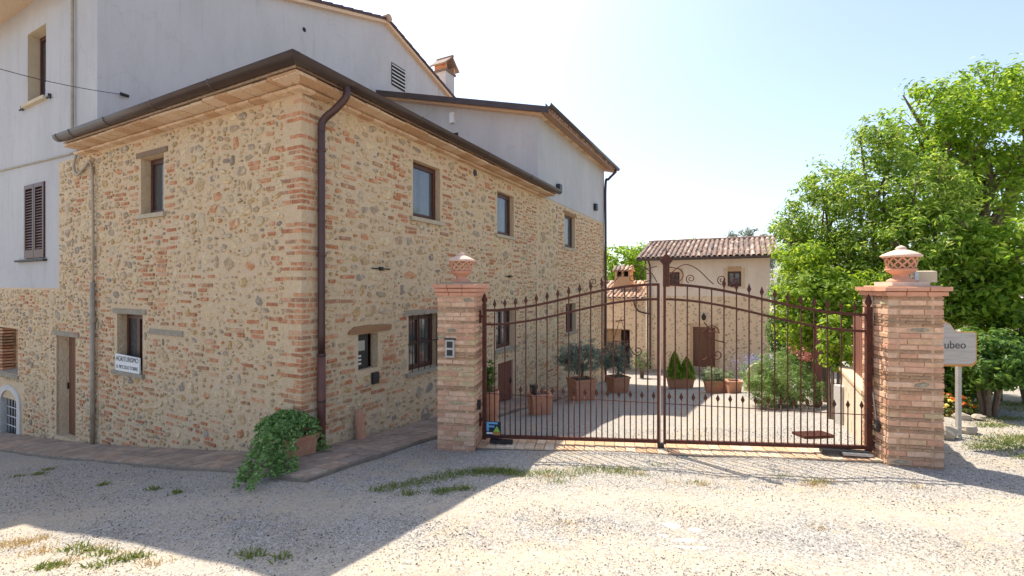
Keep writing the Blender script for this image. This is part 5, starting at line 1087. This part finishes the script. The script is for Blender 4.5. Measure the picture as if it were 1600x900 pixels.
tree('laurel_tree', 'broad bay laurel filling the gap behind the lantern and floodlight', at(1465, 600, 9.2)[:2], [(1450, 310, 9.4, .85, .7, .85), (1450, 380, 9.2, .9, .8, .9), (1490, 440, 9.2, .95, .8, .9), (1430, 470, 9.2, .8, .7, .9)], 'laurel', .115, .042, 480, 30, .24, 8, .08, .5, 'laurels behind the gate')
tree('maple_tree', 'low yellow-green tree spreading over the courtyard beside the annex', at(1290, 600, 9.4)[:2], [(1272, 450, 9.4, .62, .6, .42), (1252, 400, 9.8, .5, .5, .35), (1248, 480, 9.3, .45, .5, .35), (1310, 455, 9.2, .75, .6, .5), (1340, 500, 9.0, .5, .5, .45), (1280, 510, 9.3, .75, .5, .32), (1258, 530, 9.4, .45, .4, .2)], 'maple', .10, .06, 420, 24, .19, 10, .06, .4)
bush('vine', 'green climbing vine hanging on the rust-brown post', 1303, 535, 7.6, .22, .2, .5, 'maple', .08, .06, 60, 22, .12, 'vine')
tree('small_tree', 'light green sapling in front of the broadleaf tree, right of the floodlight', at(1560, 600, 8.6)[:2], [(1560, 400, 8.7, .95, .8, .7), (1600, 460, 8.6, .9, .8, .7), (1530, 470, 8.8, .75, .7, .6)], 'walnut', .13, .06, 330, 26, .26, 8, .06, .5)
bush('garden_shrub', 'dark leafy shrub beside the name board', 1545, 560, 7.3, .50, .5, .45, 'shrub', .10, .045, 170, 30, .15)
bush('garden_shrub', 'dense dark hedge shrub at the garden edge past the name board shrub', 1610, 545, 8.2, .65, .6, .75, 'shrub', .085, .045, 200, 30, .16)
bush('garden_shrub', 'shadowy shrub behind the post of the name board', 1490, 575, 8.0, .6, .5, .6, 'shrub', .09, .045, 170, 30, .16)
bush('cypress_bush', 'dark evergreen column at the annex corner', 1222, 500, 15.5, .42, .5, 1.9, 'shrub', .11, .05, 190, 26, .2)
for i, (px, py, Y, rx_, rz_, m, lab) in enumerate(((968, 418, 33, 1.9, 1.7, 'walnut', 'bright green tree behind the lean-to chimney'), (1000, 402, 36, 1.2, 1.1, 'walnut', 'small tree top beside the annex verge behind the lean-to'), (1070, 395, 40, 1.5, 1.2, 'laurel', 'distant tree top just over the annex ridge'), (1165, 385, 40, 2.3, 1.6, 'olive', 'distant grey-green tree top above the right end of the annex roof'))):
    p = at(px, py, Y); tree('far_tree', lab, (p[0], p[1]), [(px, py, Y, rx_, 1.6, rz_), (px+10, py+26, Y, rx_*1.3, 1.6, rz_)], m, .26, .15, 230, 22, .42, 6, .16, .45, 'trees behind the annex')

for i, (px, py, a_, b_) in enumerate(((1050, 822, .075, .05), (1085, 828, .06, .035), (985, 838, .06, .04), (1010, 844, .075, .05), (1035, 840, .06, .04), (1068, 845, .11, .03), (1078, 857, .16, .032), (990, 860, .08, .06))):
    p = ongz(px, py); r = np.random.default_rng(40+i); n = 9; pts_ = [(p.x+a_*math.cos(2*math.pi*k/n)*r.uniform(.75, 1.1), p.y+b_*math.sin(2*math.pi*k/n)*r.uniform(.75, 1.1), p.z-.02) for k in range(n)]
    solo('flat_stone', MB().prism(pts_, (0, 0, .022)), 'palestone', 'flat white stone set flush in the sunlit gravel of the lane', 'stone', 'flat white stones in the lane')
# ================================================================== weeds, dry grass and loose gravel
def blades(P_, h, wd, lean=.5):
    n = len(P_); d_ = rng.normal(size=(n, 3))*lean; d_[:, 2] = 1; d_ /= np.linalg.norm(d_, axis=1, keepdims=True); a = np.cross(d_, rng.normal(size=(n, 3))); a /= np.linalg.norm(a, axis=1, keepdims=True); h = (h*(.5+rng.random(n)))[:, None]
    m1 = P_+d_*h*.55; tp_ = P_+d_*h+np.stack([d_[:, 0], d_[:, 1], 0*d_[:, 0]], 1)*h*.5; v = np.stack([P_-a*wd, P_+a*wd, m1+a*wd*.8, m1-a*wd*.8, tp_], 1).reshape(-1, 3); i = np.arange(n)*5
    return v, [tuple(q) for k in i for q in ((k, k+1, k+2, k+3), (k+3, k+2, k+4))]
def patch(name, label, pxs, n, spread, h, wd, m, cat):
    pts = []
    for px, py, k_ in pxs:
        p = ongz(px, py); nn = int(n*k_); q = np.stack([p.x+rng.normal(size=nn)*spread*(.5+k_), p.y+rng.normal(size=nn)*spread*.55*(.5+k_)], 1); pts.append(q)
    q = np.concatenate(pts); z = gz_arr(q[:, 0], q[:, 1])-.005; v, f = blades(np.c_[q, z], h, wd); o = solo(name, (v, f), m, label, cat, kind='stuff'); return o
patch('weeds', 'green weeds growing in a strip on the shaded gravel before the pillar', [(600, 766, .6), (625, 760, .8), (650, 756, .9), (675, 750, 1), (700, 745, 1), (725, 740, 1.2), (748, 738, 1.2), (770, 736, 1.1), (795, 738, .9), (690, 768, .5), (720, 764, .5), (640, 772, .4)], 260, .07, .045, .0035, 'grass', 'grass')
patch('weeds', 'sunlit yellow-green grass before the gate', [(820, 742, .9), (850, 738, .8), (880, 742, .9), (910, 736, .9), (935, 732, 1), (960, 738, .8), (985, 735, .9), (1005, 745, .6), (870, 752, .4), (1030, 728, .4), (1220, 745, .3), (1275, 752, .35), (1090, 755, .3)], 150, .08, .04, .003, 'grass', 'grass')
patch('dry_grass', 'straw-dry grass tufts on the sunlit gravel', [(860, 745, .5), (1000, 742, .5), (1060, 757, .4), (1098, 758, .4), (1270, 757, .6), (1285, 752, .5), (1435, 762, .3), (20, 852, 1.2), (45, 845, 1), (60, 862, .8), (110, 878, .6), (150, 858, .5), (200, 868, .5), (240, 880, .4), (880, 820, .3), (1280, 826, .3)], 130, .07, .04, .0028, 'dry', 'grass')
patch('weeds', 'leafy weeds in the sunlit corner of gravel on the lane', [(112, 858, .35), (135, 862, .3), (165, 866, .5), (158, 885, .5), (195, 875, .5), (215, 872, .35), (90, 885, .4), (65, 888, .3), (385, 868, .35), (400, 872, .4), (440, 874, .3), (60, 742, .5), (75, 735, .4), (160, 758, .3), (240, 765, .3), (30, 745, .3), (275, 770, .25)], 150, .06, .05, .005, 'grass', 'grass')
patch('garden_grass', 'patchy sunlit grass on the ground beyond the brick pillar', [(1560, 690, 1.2), (1585, 700, 1.2), (1595, 685, 1), (1555, 665, .7), (1575, 655, .9), (1580, 632, 1), (1600, 640, 1), (1540, 700, .6), (1600, 715, .5)], 330, .13, .05, .004, 'grass', 'grass')
# pebbles: world-space scatter, denser near the lane edge the picture shows
n = 150000; Yp = 2.0*(7.2/2.0)**rng.random(n); Xp = (rng.random(n)*2.9-1.45)*Yp; loc = (np.stack([Xp, Yp], 1)-C0)@np.stack([dB, dA], 1)
gl_ = (np.stack([Xp, Yp], 1)-GL)@np.array([[math.cos(GPHI), -math.sin(GPHI)], [math.sin(GPHI), math.cos(GPHI)]])
keep = ~((loc[:, 0] > -.76) & (loc[:, 1] > -1.06)) & ~((gl_[:, 0] > -.65) & (gl_[:, 0] < 5.45) & (np.abs(gl_[:, 1]) < .21)); wv_ = Yp+.06*Xp+.25*np.sin(1.3*Xp)*np.cos(.9*Yp); trk = np.maximum(np.exp(-((wv_-3.05)/.26)**2), np.exp(-((wv_-4.15)/.3)**2)); keep &= rng.random(n) > trk*.8
Xp, Yp = Xp[keep], Yp[keep]; n = len(Xp)
r_ = (.0025+.0065*rng.random(n)**2.6)*(.70+.09*Yp); Zp = gz_arr(Xp, Yp)+.012*np.sin(Xp*2.1+np.sin(Yp*1.7))*np.cos(Yp*1.9+.6*Xp)+.008*np.sin(5.1*Xp+2*np.sin(3.3*Yp))
oct_ = np.array([(1, 0, 0), (0, 1, 0), (-1, 0, 0), (0, -1, 0), (0, 0, .75), (0, 0, -.6)]); v = oct_[None]*(1+.3*rng.normal(size=(n, 6, 1)).clip(-1.5, 1.5)*.6)*r_[:, None, None]; an_ = rng.random(n)*6.28; ca, sa = np.cos(an_)[:, None], np.sin(an_)[:, None]
v = np.stack([v[..., 0]*ca-v[..., 1]*sa, v[..., 0]*sa+v[..., 1]*ca, v[..., 2]], -1)+np.stack([Xp, Yp, Zp+r_*.25], 1)[:, None]
tri = np.array([(0, 1, 4), (1, 2, 4), (2, 3, 4), (3, 0, 4), (1, 0, 5), (2, 1, 5), (3, 2, 5), (0, 3, 5)]); f = (tri[None]+np.arange(n)[:, None, None]*6).reshape(-1, 3)
solo('loose_gravel', (v.reshape(-1, 3), f), 'pebble', 'loose pale gravel stones scattered over the lane', 'gravel', kind='stuff', org=(0, 0, 0))
# rusty drain grate in the courtyard gravel just inside the gate
dg_ = ongz(1270, 680); gr = thing('drain_grate', 'rusty slatted drain grate in the courtyard gravel just inside the gate', 'grate', (dg_.x, dg_.y, dg_.z))
zt = lambda x, y: gz(x, y)+.03
def gbar(x0, x1, y0, y1): return MB().add([(x0, y0, zt(x0, y0)-.05), (x1, y0, zt(x1, y0)-.05), (x1, y1, zt(x1, y1)-.05), (x0, y1, zt(x0, y1)-.05), (x0, y0, zt(x0, y0)), (x1, y0, zt(x1, y0)), (x1, y1, zt(x1, y1)), (x0, y1, zt(x0, y1))], [(3, 2, 1, 0), (4, 5, 6, 7), (0, 1, 5, 4), (1, 2, 6, 5), (2, 3, 7, 6), (3, 0, 4, 7)])
for y in (-.13, .13): part('grate_rim', gbar(dg_.x-.22, dg_.x+.22, dg_.y+y-.012, dg_.y+y+.012), 'iron', gr)
for k in range(9): x = dg_.x-.21+k*.0525; part('slat', gbar(x-.011, x+.011, dg_.y-.117, dg_.y+.117), 'iron', gr)
